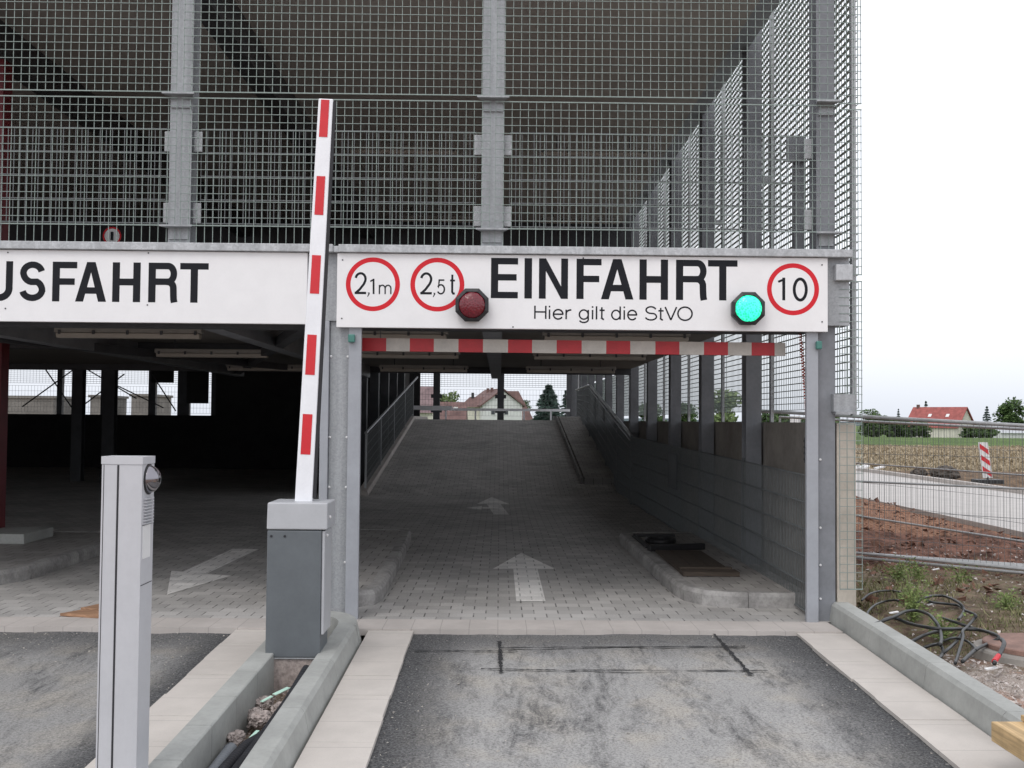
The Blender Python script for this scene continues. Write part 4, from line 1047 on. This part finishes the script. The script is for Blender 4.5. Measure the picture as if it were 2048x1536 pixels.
# trench: conduits, rubble, tape
def conduit(pts, r, mat, label):
    P = []; pts = [Vector(p) for p in pts]
    for i in range(len(pts)-1):
        p0, p1, p2, p3 = pts[max(i-1, 0)], pts[i], pts[i+1], pts[min(i+2, len(pts)-1)]
        for k in range(60):
            t = k/60; P.append(.5*((2*p1)+(p2-p0)*t+(2*p0-5*p1+4*p2-p3)*t*t+(3*p1-p0-3*p2+p3)*t**3))
    rr = [r*(1+.07*math.sin(i*2.2)) for i in range(len(P))]
    b = MB(); b.tube(P, rr, 12); return tag(b.build("conduit", mat, smooth=True), label, "conduit", "conduits in the barrier trench")
conduit([(-1.37, 3.2, -.17), (-1.375, 4.6, -.14), (-1.385, 5.45, -.13), (-1.39, 5.55, -.13)], .034, "pipeg", "thick grey conduit leftmost in the kerb trench")
conduit([(-1.33, 3.2, -.16), (-1.325, 4.7, -.115), (-1.295, 5.4, -.09), (-1.24, 5.85, -.10), (-1.20, 6.7, .02)], .030, "pipeb", "black conduit in the middle of the kerb trench")
conduit([(-1.265, 3.2, -.15), (-1.255, 4.9, -.10), (-1.235, 5.6, -.08), (-1.225, 6.0, -.06), (-1.19, 6.75, .0)], .026, "pipeb", "black conduit against the right island kerb")
def rock(c, r, seed, sq=(1, 1, 1)):
    b = MB(); bm = bmesh.new(); bmesh.ops.create_icosphere(bm, subdivisions=4, radius=1)
    v = []
    for q in bm.verts:
        d = 1+.30*noise.fractal(q.co*1.6+Vector((seed, 0, 0)), 1, 2, 3)+.16*noise.noise(q.co*5+Vector((seed, 3, 0)))+.10*noise.noise(q.co*13+Vector((seed, 9, 0)))
        v.append((c[0]+q.co.x*r*d*sq[0], c[1]+q.co.y*r*d*sq[1], c[2]+q.co.z*r*d*sq[2]))
    b.add(v, [[x.index for x in f.verts] for f in bm.faces]); bm.free(); return b
for k, (c, r, lb) in enumerate((((-1.40, 6.42, -.12), .055, "rough mortar lump in trench nearest the plinth"), ((-1.35, 6.05, -.11), .060, "biggest rough mortar lump in the kerb trench"), ((-1.27, 6.22, -.10), .050, "mortar lump between black conduits"), ((-1.40, 5.72, -.12), .045, "mortar lump at the end of grey conduit"), ((-1.41, 6.2, -.12), .04, "small mortar lump against the left island kerb"))):
    tag(rock(c, r, k*7.3, (1, 1.4, .75)).build("mortar_lump", "rubble"), lb, "rubble", "mortar lumps in the trench")
b = MB()
for _ in range(900):
    x = random.uniform(-1.44, -1.18); y = random.uniform(4.3, 6.85); s_ = random.uniform(.004, .014); z = gz(y)-.115+.02*noise.noise(Vector((x*14, y*9, 0)))+random.uniform(0, .02)
    c = Vector((x, y, z)); q = [c+Vector((random.uniform(-1, 1)*s_*1.3, random.uniform(-1, 1)*s_*1.3, random.uniform(-.6, 1)*s_)) for _ in range(4)]
    b.add(q, [(0, 1, 2), (0, 2, 3), (0, 3, 1), (1, 3, 2)])
struct(b.build("gravel", "rubble"), "stuff")
b = MB()
for _ in range(1500):
    if random.random() < .6: x = random.uniform(-.62, 2.26); y = random.uniform(4.6, 8.0)
    else: x = random.uniform(-4.5, -2.0); y = 8.04-abs(random.gauss(0, .8))
    s_ = random.uniform(.002, .007)*(1 if random.random() < .93 else 1.8); c = Vector((x, y, gz(y)-.020 if x > -1 else gz(y)-.024))
    q = [c+Vector((random.uniform(-1, 1)*s_*1.4, random.uniform(-1, 1)*s_*1.4, random.uniform(-.2, 1.2)*s_)) for _ in range(4)]
    b.add(q, [(0, 1, 2), (0, 2, 3), (0, 3, 1), (1, 3, 2)])
struct(b.build("grit", M("loose pale grit", (.42, .39, .35), .9, 0, .4, 40)), "stuff")
for p, q, w, lb in (((-1.34, 6.38, -.06), (-1.27, 6.47, -.04), .035, "pale green tape scrap against the plinth"), ((-1.31, 5.62, -.10), (-1.285, 5.72, -.08), .02, "pale green tape scrap between grey and black conduits"), ((-1.375, 6.2, -.055), (-1.33, 6.27, -.04), .022, "pale green tape scrap on the mortar lumps")):
    b = MB(); b.bar(p, q, w, .004); tag(b.build("tape_scrap", "foil"), lb, "tape", "pale green tape scraps")

# ------------------------------------------------------------------ right hand side: cables, manhole, weeds, fences
def spl(pts, n=14):
    P = []; pts = [Vector(p) for p in pts]
    for i in range(len(pts)-1):
        p0, p1, p2, p3 = pts[max(i-1, 0)], pts[i], pts[i+1], pts[min(i+2, len(pts)-1)]
        for k in range(n):
            t = k/n; P.append(.5*((2*p1)+(p2-p0)*t+(2*p0-5*p1+4*p2-p3)*t*t+(3*p1-p0-3*p2+p3)*t**3))
    return P+[pts[-1]]
zc = lambda x, y: (1720+x*.1628, 1100+y*.1628)
def cable(cp, r, lb, zs=.08):
    P = []
    for i, (x, y) in enumerate(cp):
        q = PZ(*zc(x, y), zs); gh = hground(q.x, q.y); P.append(PZ(*zc(x, y), max(zs+.02*math.sin(i*1.7), gh+r)))
    b = MB(); b.tube(spl(P), r*.90, 8); return tag(b.build("cable", "cable", smooth=True), lb, "cable", "tangled cables beside the kerb")
cable([(150, 920), (420, 820), (560, 755), (700, 745), (840, 790), (930, 880), (985, 990), (1000, 1100), (985, 1160)], .014, "thick black cable arching highest over the pit", .12)
cable([(200, 930), (330, 845), (440, 840), (600, 900), (800, 945), (1000, 970), (1250, 970), (1480, 985), (1660, 1040), (1700, 1085), (1600, 1140), (1430, 1220), (1260, 1370)], .014, "long black cable looping round beside the manhole cover", .10)
cable([(20, 620), (120, 540), (250, 505), (380, 500), (480, 515)], .010, "grey black cable arc nearest the concrete pier", .10)
cable([(80, 840), (100, 760), (180, 680), (290, 635), (420, 615), (480, 625)], .010, "grey black cable arc below the pier", .10)
cable([(690, 660), (760, 600), (880, 565), (1020, 565), (1130, 600), (1230, 660), (1275, 730), (1260, 790), (1210, 850)], .013, "black cable loop behind the bright green weed", .12)
cable([(760, 595), (880, 640), (1050, 660), (1200, 680), (1290, 740), (1420, 800), (1390, 860), (1310, 950), (1260, 1000), (1265, 1080), (1200, 1300), (1170, 1390)], .012, "black cable with sharp bend right of the weed", .10)
cable([(1020, 840), (1180, 890), (1340, 945), (1500, 990), (1640, 1030)], .013, "straight black cable ending above the manhole", .07)
cable([(610, 1140), (760, 1060), (900, 1010), (980, 1000)], .014, "short dark cable low in the pit", .05)
cable([(780, 1200), (900, 1165), (980, 1165), (1020, 1230), (1000, 1300), (970, 1330)], .012, "small cable hook at the kerb's gravel edge", .08)
cable([(1000, 1280), (1080, 1220), (1180, 1130), (1240, 1040)], .012, "grey cable rising from gravel to manhole ring", .08)
cable([(1020, 1120), (1120, 1085), (1220, 1085), (1330, 1130), (1400, 1190), (1420, 1230)], .010, "thin cable arching before the manhole ring", .09)
cable([(1740, 1100), (1770, 1150), (1720, 1270), (1670, 1350), (1650, 1390)], .016, "thick grey cable end with red sleeve on gravel", .15)
b = MB(); b.tube([PZ(*zc(1700, 1300), .15), PZ(*zc(1650, 1370), .15)], .016, 10); tag(b.build("cable_sleeve", "ringred"), "red sleeve round the cable end on gravel", "sleeve")
MH = thing("manhole", "rusty round manhole cover on concrete ring beside tangled cables", "manhole", (3.86, 7.7, .05))
mc = PZ(2070, 1279, .12)
b = MB(); b.lathe([(.46, -.25), (.40, .075), (.385, .09), (.02, .09)], (mc.x, mc.y, -.03), (0, 0, 1), 40); b.build("ring", "wallc", MH)
b = MB(); b.lathe([(.36, 0), (.36, .028), (.35, .034), (.01, .034)], (mc.x+.03, mc.y, .062), (0, 0, 1), 40); b.build("cover", "rust", MH)
for lb, x, y in (("white litter scrap lying by the fence tube", 920, 240), ("white litter scrap behind the green weed", 865, 670), ("white litter scrap among the cables", 405, 770), ("white litter scrap on gravel by the red sleeve", 1590, 1455)):
    q = PZ(*zc(x, y), .09); b = MB(); b.bar(q-Vector((.035, .02, 0)), q+Vector((.035, -.02, .012)), .03, .008); tag(b.build("litter", "white"), lb, "litter", "white litter scraps on the ground")

def leafblob(b, c, r, n, s, flat=1.):
    for _ in range(n):
        while True:
            d = Vector((random.uniform(-1, 1), random.uniform(-1, 1), random.uniform(-1, 1)))
            if d.length < 1: break
        p = Vector(c)+Vector((d.x*r[0], d.y*r[1], d.z*r[2]))
        u = Vector((random.gauss(0, 1), random.gauss(0, 1), random.gauss(0, 1))).normalized(); w = u.orthogonal().normalized()
        k = s*random.uniform(.6, 1.3); b.quad(p-u*k, p-w*k*.6, p+u*k, p+w*k*.6)
def weed(x, y, h, r, n, lb):
    z = hground(x, y)-.02; o = thing("weed_plant", lb, "plant", (x, y, z), "green weeds beside the kerb")
    st, lf = MB(), MB()
    for k in range(n):
        a = random.uniform(0, 6.28); rr = r*random.uniform(.2, 1); hh = h*random.uniform(.5, 1)
        tip = Vector((x+rr*math.cos(a), y+rr*math.sin(a), z+hh)); st.tube([(x, y, z), (x+rr*.3*math.cos(a), y+rr*.3*math.sin(a), z+hh*.6), tip], [.004, .003, .0015], 4)
        for j in range(22):
            t = random.uniform(.15, 1); p = Vector((x, y, z)).lerp(tip, t)+Vector((random.gauss(0, .03), random.gauss(0, .03), random.gauss(0, .015)))
            u = Vector((random.gauss(0, 1), random.gauss(0, 1), random.gauss(0, .5))).normalized(); w = u.orthogonal().normalized(); s = random.uniform(.009, .022)
            lf.quad(p-u*s, p-w*s*.4, p+u*s, p+w*s*.4)
    st.build("stem", "weed", o); lf.build("foliage", "weed", o)
for zx, zy, h, r, n, lb in ((600, 720, .42, .22, 26, "bright green bushy weed growing amid cable loops"), (430, 330, .26, .18, 12, "thin green weed near the concrete pier"), (960, 850, .25, .22, 18, "low green weed between the two biggest cable arcs"),
                        (1180, 380, .2, .15, 10, "small weed on red earth below fence tube"), (1740, 720, .2, .16, 12, "small weed on red earth toward the photo's right edge"), (700, 340, .26, .2, 12, "feathery weed behind bushy weed, by the fence")):
    q = PZ(*zc(zx, zy), .06); weed(q.x, q.y-.1, h, r, n, lb)
b = MB()
for _ in range(24000):
    x = random.uniform(2.92, 9); y = random.gauss(9.4, 1.15)
    if y < 7.4 or noise.noise(Vector((x*1.1, y*1.1, 9))) < random.uniform(-.25, .25): continue
    z = hground(x, y)-.01; a = random.uniform(0, 6.28); h = random.uniform(.02, .10); w = random.uniform(.0025, .006); d = Vector((math.cos(a), math.sin(a), 0)); e_ = Vector((-d.y, d.x, 0))
    p = Vector((x, y, z)); b.add([p-d*w, p+d*w, p+e_*h*random.uniform(.2, 1.2)+Vector((0, 0, h))], [(0, 1, 2)])
struct(b.build("grass", "grass"), "stuff")
b = MB()
for _ in range(7200):
    y = random.triangular(3, 8.0, 5.5) if random.random() < .75 else random.uniform(7.5, 13.5); x = random.uniform(2.84, 5.0) if y < 8 else random.uniform(2.9, 7)
    if 7.2 < y < 8 and random.random() < .6: continue
    s = random.uniform(.006, .02); z = hground(x, y)+s*.3
    c = Vector((x, y, z)); q = [c+Vector((random.uniform(-1, 1)*s*1.3, random.uniform(-1, 1)*s*1.3, random.uniform(-.6, 1)*s)) for _ in range(4)]
    b.add(q, [(0, 1, 2), (0, 2, 3), (0, 3, 1), (1, 3, 2)])
struct(b.build("gravel", M("pale crushed stone", (.50, .45, .42), .9, 0, .4, 40)), "stuff")
b = MB()
for _ in range(1600):
    y = random.uniform(9, 24); x = random.uniform(2.95, 7.6)
    s = random.uniform(.01, .05)*(1 if random.random() < .9 else 1.7); z = hground(x, y)+s*.2
    c = Vector((x, y, z)); q = [c+Vector((random.uniform(-1, 1)*s*1.3, random.uniform(-1, 1)*s*1.3, random.uniform(-.5, 1)*s)) for _ in range(5)]
    b.add(q, [(0, 1, 2), (0, 2, 3), (0, 3, 1), (1, 3, 2), (1, 2, 4), (2, 3, 4), (3, 1, 4)])
struct(b.build("soil_clods", M("red soil clod", (.19, .10, .07), .95, 0, .5, 9)), "stuff")

# mobile site fence
def sitefence(P, zt_, lb, extra=None):
    o = thing("site_fence", lb, "fence", (P[0][0], P[0][1], 0), "mobile site fence panels")
    for A, B in zip(P[:-1], P[1:]):
        A, B = Vector((*A, 0)), Vector((*B, 0)); d = (B-A).normalized(); A2, B2 = A+d*.03, B-d*.03
        b = MB(); up_ = Vector((0, 0, 1))
        za, zb_ = zt_
        for t in (.06, .93): b.tube([A2+up_*t*(1 if t < .5 else 1), B2+up_*t], .017 if t < .5 else .012, 8)
        b.tube([A2+up_*za, B2+up_*zb_], .021, 8)
        for q, zz in ((A2, za), (B2, zb_)): b.tube([q+up_*.0, q+up_*zz], .020, 8)
        b.build("frame", "tube", o)
        b = MB(); L_ = (B2-A2).length; n = int(L_/.06)
        for i in range(1, n):
            q = A2.lerp(B2, i/n); b.tube([q+up_*.06, q+up_*(za+(zb_-za)*i/n)],   .0020, 4, False)
        for zz in (.3, .62, 1.25): b.tube([A2+up_*zz, B2+up_*zz], .0026, 4, False)
        b.build("mesh_panel", "rodd", o)
        b = MB(); b.box(A.x-.1, A.x+.1, A.y-.3, A.y+.3, 0, .10); b.build("foot", "wallc", o, bevel=.02)
sitefence([(3.05, 12.955), (6.1, 10.31)], (1.745, 1.545), "nearer mobile wire fence standing on red earth")
sitefence([(5.3, 19.88), (7.45, 11.65)], (1.70, 1.48), "farther mobile wire fence before the concrete road")
b = MB(); 
for k in range(5):
    A = PZ(1728, 1108+k*3, .05); B = PZ(2048, 1128+k*7, .05); b.tube([A+Vector((-.4, .3, .02*k)), B+Vector((.5, -.4, .02*k))], .016, 6)
tag(b.build("fence_tubes", "tube"), "bundle of loose zinc tubes lying along the nearer fence", "tubes")

# warning beacons beyond the road
def beacon(x, y, lb, tilt=0.0, h=1.0):
    o = thing("warning_beacon", lb, "traffic beacon", (x, y, 0), "red white warning beacons")
    w = .125; t = tilt; T = lambda u, v: (x+u+v*t, y, .16+v)
    n = 4; b = MB(); H_ = h
    f_ = MB(); f_.prism([T(-w, 0), T(w, 0), T(w, H_), T(-w, H_)], (0, .035, 0)); f_.build("plate", "label", o)
    for k in range(4):
        v0 = .02+k*.30
        pts = [(-w*.86, v0+.16), (-w*.86, min(H_-.02, v0+.30)), (w*.86, min(H_-.02, v0+.14)), (w*.86, v0)]
        if v0 < H_-.05: b.poly([(T(u, v)[0], y-.004, T(u, v)[2]) for u, v in pts])
    b.build("stripes", "boomred", o)
    b = MB(); b.box(x-.35, x+.35, y-.2, y+.25, .0, .12); b.tube([(x, y+.02, .1), (x, y+.02, .2)], .03, 8); b.build("foot", "blackp", o, bevel=.02)
beacon(13.07, 28.0, "leaning red and white warning beacon beyond the concrete road", -.13, .95)
q = PY(1585, 842, 26.0); beacon(q.x, 26.0, "red and white warning beacon seen through the side grating", .05, 1.6)
# debris and dumped sheets
for x, y, r, lb in ((12.9, 30.3, .24, "dark heap of dumped rubble beyond the road"), (12.35, 30.8, .15, "small dark rubble heap left of the bigger one")):
    tag(rock((x, y, .15), r, x, (1.6, 1, .9)).build("rubble_heap", "tarp"), lb, "heap", "rubble heaps beyond the road")
b = MB()
for k in range(14):
    x, y = random.uniform(10.6, 12.0), random.uniform(32.5, 34.5); b.bar((x, y, .18), (x+random.uniform(.1, .4), y+random.uniform(-.2, .2), .24), .12, .05)
struct(b.build("litter_scatter", "white"), "stuff")
# stubble field
b = MB()
for _ in range(20000):
    y = 35.5*math.exp(random.random()*math.log(75/35.5)); x = random.uniform(.30*y, .56*y)
    h = random.uniform(.02, .16); a = random.uniform(0, 6.28); w = random.uniform(.02, .09); d = Vector((math.cos(a), math.sin(a)*.4, random.uniform(-.4, .4))); lean = Vector((random.gauss(0, .08), random.gauss(0, .05), h))
    p = Vector((x, y, -.03)); b.add([p-d*w, p+d*w, p+lean+d*w*.3, p+lean-d*w*.3], [(0, 1, 2, 3)])
struct(b.build("stubble", "straw"), "stuff")

# ------------------------------------------------------------------ trees and hedge
def broadleaf(px_, y0, y1, dist, wpx, lb, mat="leaf", n=1600, name="broadleaf_tree", grp="trees behind the field"):
    """photo column, crown top row, base row, distance, crown width in px"""
    c = PY(px_, y1, dist); s = dist/F; H_ = (y1-y0)*s; w = wpx*s/2; base_z = min(c.z, hfar(dist)); 
    top = c.z+H_; zb0 = base_z-.1
    o = thing(name, lb, "tree" if "bush" not in name else "bush", (c.x, dist, zb0), grp)
    t = MB(); h = top-zb0
    t.tube([(c.x, dist, zb0), (c.x+.03*h, dist, zb0+h*.35), (c.x-.01*h, dist, zb0+h*.8)], [h*.035, h*.025, h*.008], 7)
    for k in range(6):
        a = random.uniform(0, 6.28); z0 = zb0+h*random.uniform(.25, .6)
        t.tube([(c.x, dist, z0), (c.x+w*.7*math.cos(a), dist+w*.7*math.sin(a), z0+h*.2)], [h*.014, h*.004], 5)
    t.build("trunk", "bark", o)
    b = MB(); bush = "bush" in name; lobes = 24
    for k in range(lobes):
        a = 6.28*k/lobes*5+random.uniform(-.4, .4); f_ = random.uniform(.10, .80) if bush else random.uniform(.26, .84)
        prof = math.sin(math.pi*min(1, max(.12, (f_-(-.15 if bush else .12))/(.98-(-.15 if bush else .12)))))**.6
        rr = w*prof*random.uniform(.25, .72); r = w*random.uniform(.24, .42); rz_ = min(r, h*.17)
        leafblob(b, (c.x+rr*math.cos(a), dist+rr*math.sin(a), zb0+h*f_), (r, r, rz_), n//lobes, w*.095)
    b.build("crown", mat, o); return o
def conifer(px_, y0, y1, dist, wpx, lb, n=1500, grp="trees behind the field"):
    c = PY(px_, y1, dist); s = dist/F; w = wpx*s/2*1.12; zb0 = min(c.z, hfar(dist))-.1; top = c.z+(y1-y0)*s; h = top-zb0
    o = thing("conifer_tree", lb, "tree", (c.x, dist, zb0), grp)
    t = MB(); t.tube([(c.x, dist, zb0), (c.x, dist, top)], [h*.025, h*.003], 7); t.build("trunk", "bark", o)
    b = MB(); tiers = 13
    for k in range(tiers):
        f_ = k/(tiers-1); z = zb0+h*(.12+.86*f_); r = w*(1-f_)**.8+w*.05
        nb = max(4, int(11*(1-f_))+3)
        for j in range(nb):
            a = 6.28*j/nb+random.uniform(-.3, .3); rr = r*random.uniform(.7, 1.1)
            for q in range(max(3, n//(tiers*nb))):
                u = random.random()**.6; p = Vector((c.x+rr*u*math.cos(a), dist+rr*u*math.sin(a), z-u*rr*.32+random.gauss(0, h*.012)))
                d = Vector((math.cos(a+random.gauss(0, .6)), math.sin(a+random.gauss(0, .6)), random.gauss(-.2, .3))).normalized(); e_ = d.orthogonal().normalized(); k2 = w*.15
                b.quad(p-d*k2, p-e_*k2*.35, p+d*k2, p+e_*k2*.35)
    b.build("crown", "leafc", o); return o
broadleaf(2022, 792, 846, 270, 72, "big round broadleaf tree right of the red roofed house", n=2600)
conifer(1974, 813, 852, 270, 28, "small slim conifer between red roofed house and big tree")
conifer(1852, 803, 846, 300, 26, "dark conifer tip rising behind the red roof")
conifer(1797, 818, 850, 260, 17, "tiny conifer left of the red roofed house")
for k, (x_, yt, w, d, lb) in enumerate(((1745, 814, 44, 150, "dark bushy tree next to the garage's grating corner"), (1775, 828, 46, 150, "dark low bush second from the grating corner"), (1806, 832, 40, 150, "dark low bush with pale house end behind"),
                                        (1838, 838, 40, 150, "dark bush in front of the red house's left end"), (1945, 848, 44, 165, "dark bush between red house and white shed"), (1972, 852, 40, 165, "dark bush directly left of white shed"))):
    broadleaf(x_, yt, 872, d, w*1.35, lb, n=2200, name="hedge_bush", grp="hedge bushes behind the meadow")
for k, (x_, yt, w, d, lb) in enumerate(((1440, 778, 105, 140, "big pale tree seen through the side grating, between first columns"), (1545, 822, 90, 150, "low dark tree seen through side grating by the corner"), (1640, 824, 90, 150, "low dark tree behind the corner column"), (1370, 800, 60, 150, "tree seen through grating beyond third column"), (1300, 800, 70, 160, "tree seen through grating beyond farthest columns"))):
    broadleaf(x_, yt, 868, d, w, lb, mat="leafp" if k == 0 else "leaf", n=1500, grp="trees seen through the side grating")
broadleaf(893, 775, 850, 170, 60, "leafy green tree seen up the ramp beside gable house", n=1700, mat="leafp", grp="trees seen up the ramp")
conifer(1097, 772, 852, 120, 84, "broad dark spruce seen up the ramp", n=4200, grp="trees seen up the ramp")
conifer(1132, 782, 852, 124, 44, "narrow spruce right behind the broad spruce", n=2200, grp="trees seen up the ramp")
broadleaf(1052, 790, 850, 200, 26, "dark tree at the gable house's far roof", n=900, grp="trees seen up the ramp")

# ------------------------------------------------------------------ houses
HP = {}
def house(o, c, rot, W_, D_, he, hr_, wm, rm, over=.5, z0=-3, hip=0):
    """gable faces local -y; ridge along local y."""
    Mx = Matrix.Rotation(rot, 4, 'Z'); c = Vector(c)
    T = lambda x, y, z: c+Mx @ Vector((x, y, z))
    w = W_/2; b = MB()
    b.hexa([T(-w, 0, z0), T(w, 0, z0), T(w, D_, z0), T(-w, D_, z0), T(-w, 0, he), T(w, 0, he), T(w, D_, he), T(-w, D_, he)])
    b.prism([T(-w, 0, he), T(w, 0, he), T(0, 0, hr_-.15)], Mx @ Vector((0, D_, 0))); wall_ = b.build("wall", wm, o)
    sl = (hr_-he)/w; r = MB(); e = over
    for s in (-1, 1):
        p = [T(s*(w+e), -e, he-e*sl), T(0, -e, hr_), T(0, D_+e, hr_), T(s*(w+e), D_+e, he-e*sl)]
        r.prism(p, (0, 0, .22))
    roof = r.build("roof", rm, o); o["_"] = 0; del o["_"]; HP[o.name] = (wall_, roof); return T
def win(T, o, x, z, w=1.1, h=1.3, y=-.03):
    b = MB(); b.prism([T(x-w/2, y, z), T(x+w/2, y, z), T(x+w/2, y, z+h), T(x-w/2, y, z+h)], T(0, -.04, 0)-T(0, 0, 0)); b.build("window", "winm", HP[o.name][0])
def hx(x, y, d): q = PY(x, y, d); return (q.x, d)
D1 = 280; k1 = D1/F
o = thing("red_roofed_house", "cream house with long red tiled roof beyond the field", "house", (*hx(1905, 870, D1), -2.4))
rz1 = PY(1880, 815, D1).z; gx = hx(1905, 870, D1)
T = house(o, (gx[0]+1.2, D1, 0), R_(-62)+math.pi, 7.6, 13, rz1-5.6, rz1, "renderc", "roofr", .5, -4) if False else None
# ridge runs mostly across the view: gable end at right, long roof slope toward us
c0 = Vector((hx(1932, 870, D1)[0], D1, 0))
T = house(o, c0, R_(40), 9.5, 14.5, rz1-5.0, rz1, "renderc", "roofr", .5, -4)
win(T, o, .5, rz1-7.5); win(T, o, -2.2, rz1-7.5); 
for yy_ in (3.5, 8.5):
    sw = MB(); s_ = 5.0/4.75
    sw.prism([T(-2.6, yy_, rz1-2.6*s_+.26), T(-1.9, yy_, rz1-1.9*s_+.26), T(-1.9, yy_+.9, rz1-1.9*s_+.26), T(-2.6, yy_+.9, rz1-2.6*s_+.26)], (0, 0, .06)); sw.build("skylight", "label", HP[o.name][1])
b = MB(); q = T(0, 13.5, rz1-.3); b.box(q.x-.35, q.x+.35, q.y-.35, q.y+.35, q.z, q.z+1.2); b.build("chimney", "roofb", HP[o.name][1])
SH = thing("white_shed", "long low pale shed with grey roof at the photo's right edge", "shed", (*hx(2040, 872, 190), -1))
a_, c_ = PY(1995, 880, 190), PY(2140, 884, 190); zt1 = PY(1995, 866, 190).z
b = MB(); b.box(a_.x, c_.x, 190, 200, -4, zt1); b.build("wall", "renderw", SH)
zr = PY(2010, 850, 190).z
b = MB(); b.prism([(a_.x+.6, 189.6, zt1), (a_.x+.6, 195, zr), (a_.x+.6, 200.4, zt1)], (c_.x-a_.x, 0, 0)); b.build("roof", "galvl", SH)
b = MB(); q = PY(1982, 884, 180); b.box(q.x-1.8, q.x+1.8, 180, 182, -1.3, q.z+.25); tag(b.build("field_trailer", "boomwhite", bevel=.3), "small white vehicle parked left of the shed", "vehicle")
# distant low ridge
b = MB(); v = []; n = 60
for i in range(n+1):
    x = -700+2600*i/n; v += [(x, 2300, -40), (x, 2300+40, 6+9*noise.noise(Vector((i*.23, 0, 2)))+4*noise.noise(Vector((i*.9, 0, 2))))]
b.add(v, [(2*i, 2*i+2, 2*i+3, 2*i+1) for i in range(n)]); struct(b.build("hills", M("far wooded hill", (.10, .13, .14), .9, 0, .2, .02)))

# houses seen up the ramp
D2 = 150
GH = thing("gable_house", "white gable house with brown red roof seen up the ramp", "house", (PY(1005, 850, D2).x, D2, 0))
xa, xb = PY(964, 800, D2).x, PY(1046, 800, D2).x; zr2, ze2 = PY(1005, 779, D2).z, PY(1005, 810, D2).z
T = house(GH, ((xa+xb)/2, D2, 0), R_(14), xb-xa, 11, ze2, zr2, "renderw", "roofb", .35, -2)
win(T, GH, .55, ze2-1.35, .55, .65); win(T, GH, -1.4, ze2-1.35, .5, .6)
for yy_ in (4, 6.5):
    b = MB(); q = T(-.6, yy_, zr2-.4); b.box(q.x-.22, q.x+.22, q.y-.22, q.y+.22, q.z, q.z+.75); b.build("chimney", "roofb", HP[GH.name][1])
HL = thing("annex_house", "low cream house with long dark red roof left of the gable house", "house", (PY(930, 850, 152).x, 152, 0))
xa, xb, zz0, zz1 = PY(926, 800, 151).x, PY(966, 800, 151).x, PY(940, 812, 151).z, PY(940, 793, 151).z
b = MB(); b.box(xa+.1, xb, 151, 156, -2, zz0); b.build("wall", "renderc", HL)
b = MB(); b.prism([(xa-.5, 150.6, zz0-.15), (xa+.9, 153.5, zz1), (xa+.9, 156.5, zz0-.15)], (xb-xa, 0, 0)); b.build("roof", "roofb", HL)
b = MB(); q = PY(945, 795, 152); b.box(q.x-.2, q.x+.2, 153, 153.4, zz1-.6, PY(945, 785, 152).z); b.build("chimney", "blackp", HL)
FH = thing("red_long_house", "low house with plain dark red roof in front of the leafy tree", "house", (PY(900, 850, 130).x, 130, 0))
xa, xb, z1_ = PY(874, 800, 130).x, PY(928, 800, 130).x, PY(900, 803, 130).z
b = MB(); b.box(xa, xb, 130, 136, -2, z1_-2.2); b.build("wall", "renderc", FH)
b = MB(); b.prism([(xa-.3, 129.5, z1_-2.4), (xa-.3, 133, z1_), (xa-.3, 136.5, z1_-2.4)], (xb-xa+.6, 0, 0)); b.build("roof", "roofb", FH)
b = MB(); q = PY(911, 817, 129.8); b.box(q.x-.28, q.x+.28, 130.2, 130.6, q.z-.2, q.z+.2); b.build("skylight", "label", FH)
MHs = thing("mauve_roofed_house", "house with big mauve roof at left end of ramp view", "house", (PY(845, 850, 120).x, 120, 0))
xa, xb, z1_, z0_ = PY(800, 800, 120).x, PY(866, 800, 120).x, PY(840, 771, 120).z, PY(840, 826, 120).z
b = MB(); b.box(xa, xb-.1, 120.4, 126, -2, z0_); b.build("wall", "renderc", MHs)
b = MB(); b.prism([(xa, 120, z0_), (xa, 123, z1_), (xa, 126.5, z0_)], (xb-xa, 0, 0)); b.build("roof", "roofm", MHs)
BH = thing("rear_roof_house", "house with orange brown roof right behind the gable house", "house", (PY(1045, 850, 185).x, 185, 0))
xa, xb, z1_ = PY(1010, 800, 185).x, PY(1056, 800, 185).x, PY(1030, 781, 185).z
b = MB(); b.box(xa, xb+.8, 185.5, 192, -2, 0.9); b.build("wall", "renderc", BH)
b = MB(); b.hexa([(xa, 185, .6), (xb+1.6, 185, .6), (xb+1.6, 193, .6), (xa, 193, .6), (xa+.4, 188.5, z1_), (xb-1.6, 188.5, z1_), (xb-1.6, 189, z1_), (xa+.4, 189, z1_)]); b.build("roof", "roofb", BH)

for x0, x1, y0, lb in ((8, 108, 797, "long low grey block outside, behind the crossed brace rods"), (180, 205, 795, "narrow grey block outside, right of the crossed rods"), (262, 300, 793, "tall grey block outside, seen beneath slanting rods")):
    a, c = PY(x0, 830, 62), PY(x1, y0, 62); b = MB(); b.box(a.x, c.x, 62, 66, -.5, c.z); b.box(a.x-.1, c.x+.1, 61.9, 66.1, c.z+.002, c.z+.15); tag(b.build("concrete_block", M("weathered outside concrete", (.17, .165, .155), .9, 0, .2, .8)), lb, "concrete block", "grey blocks outside the rear wall")
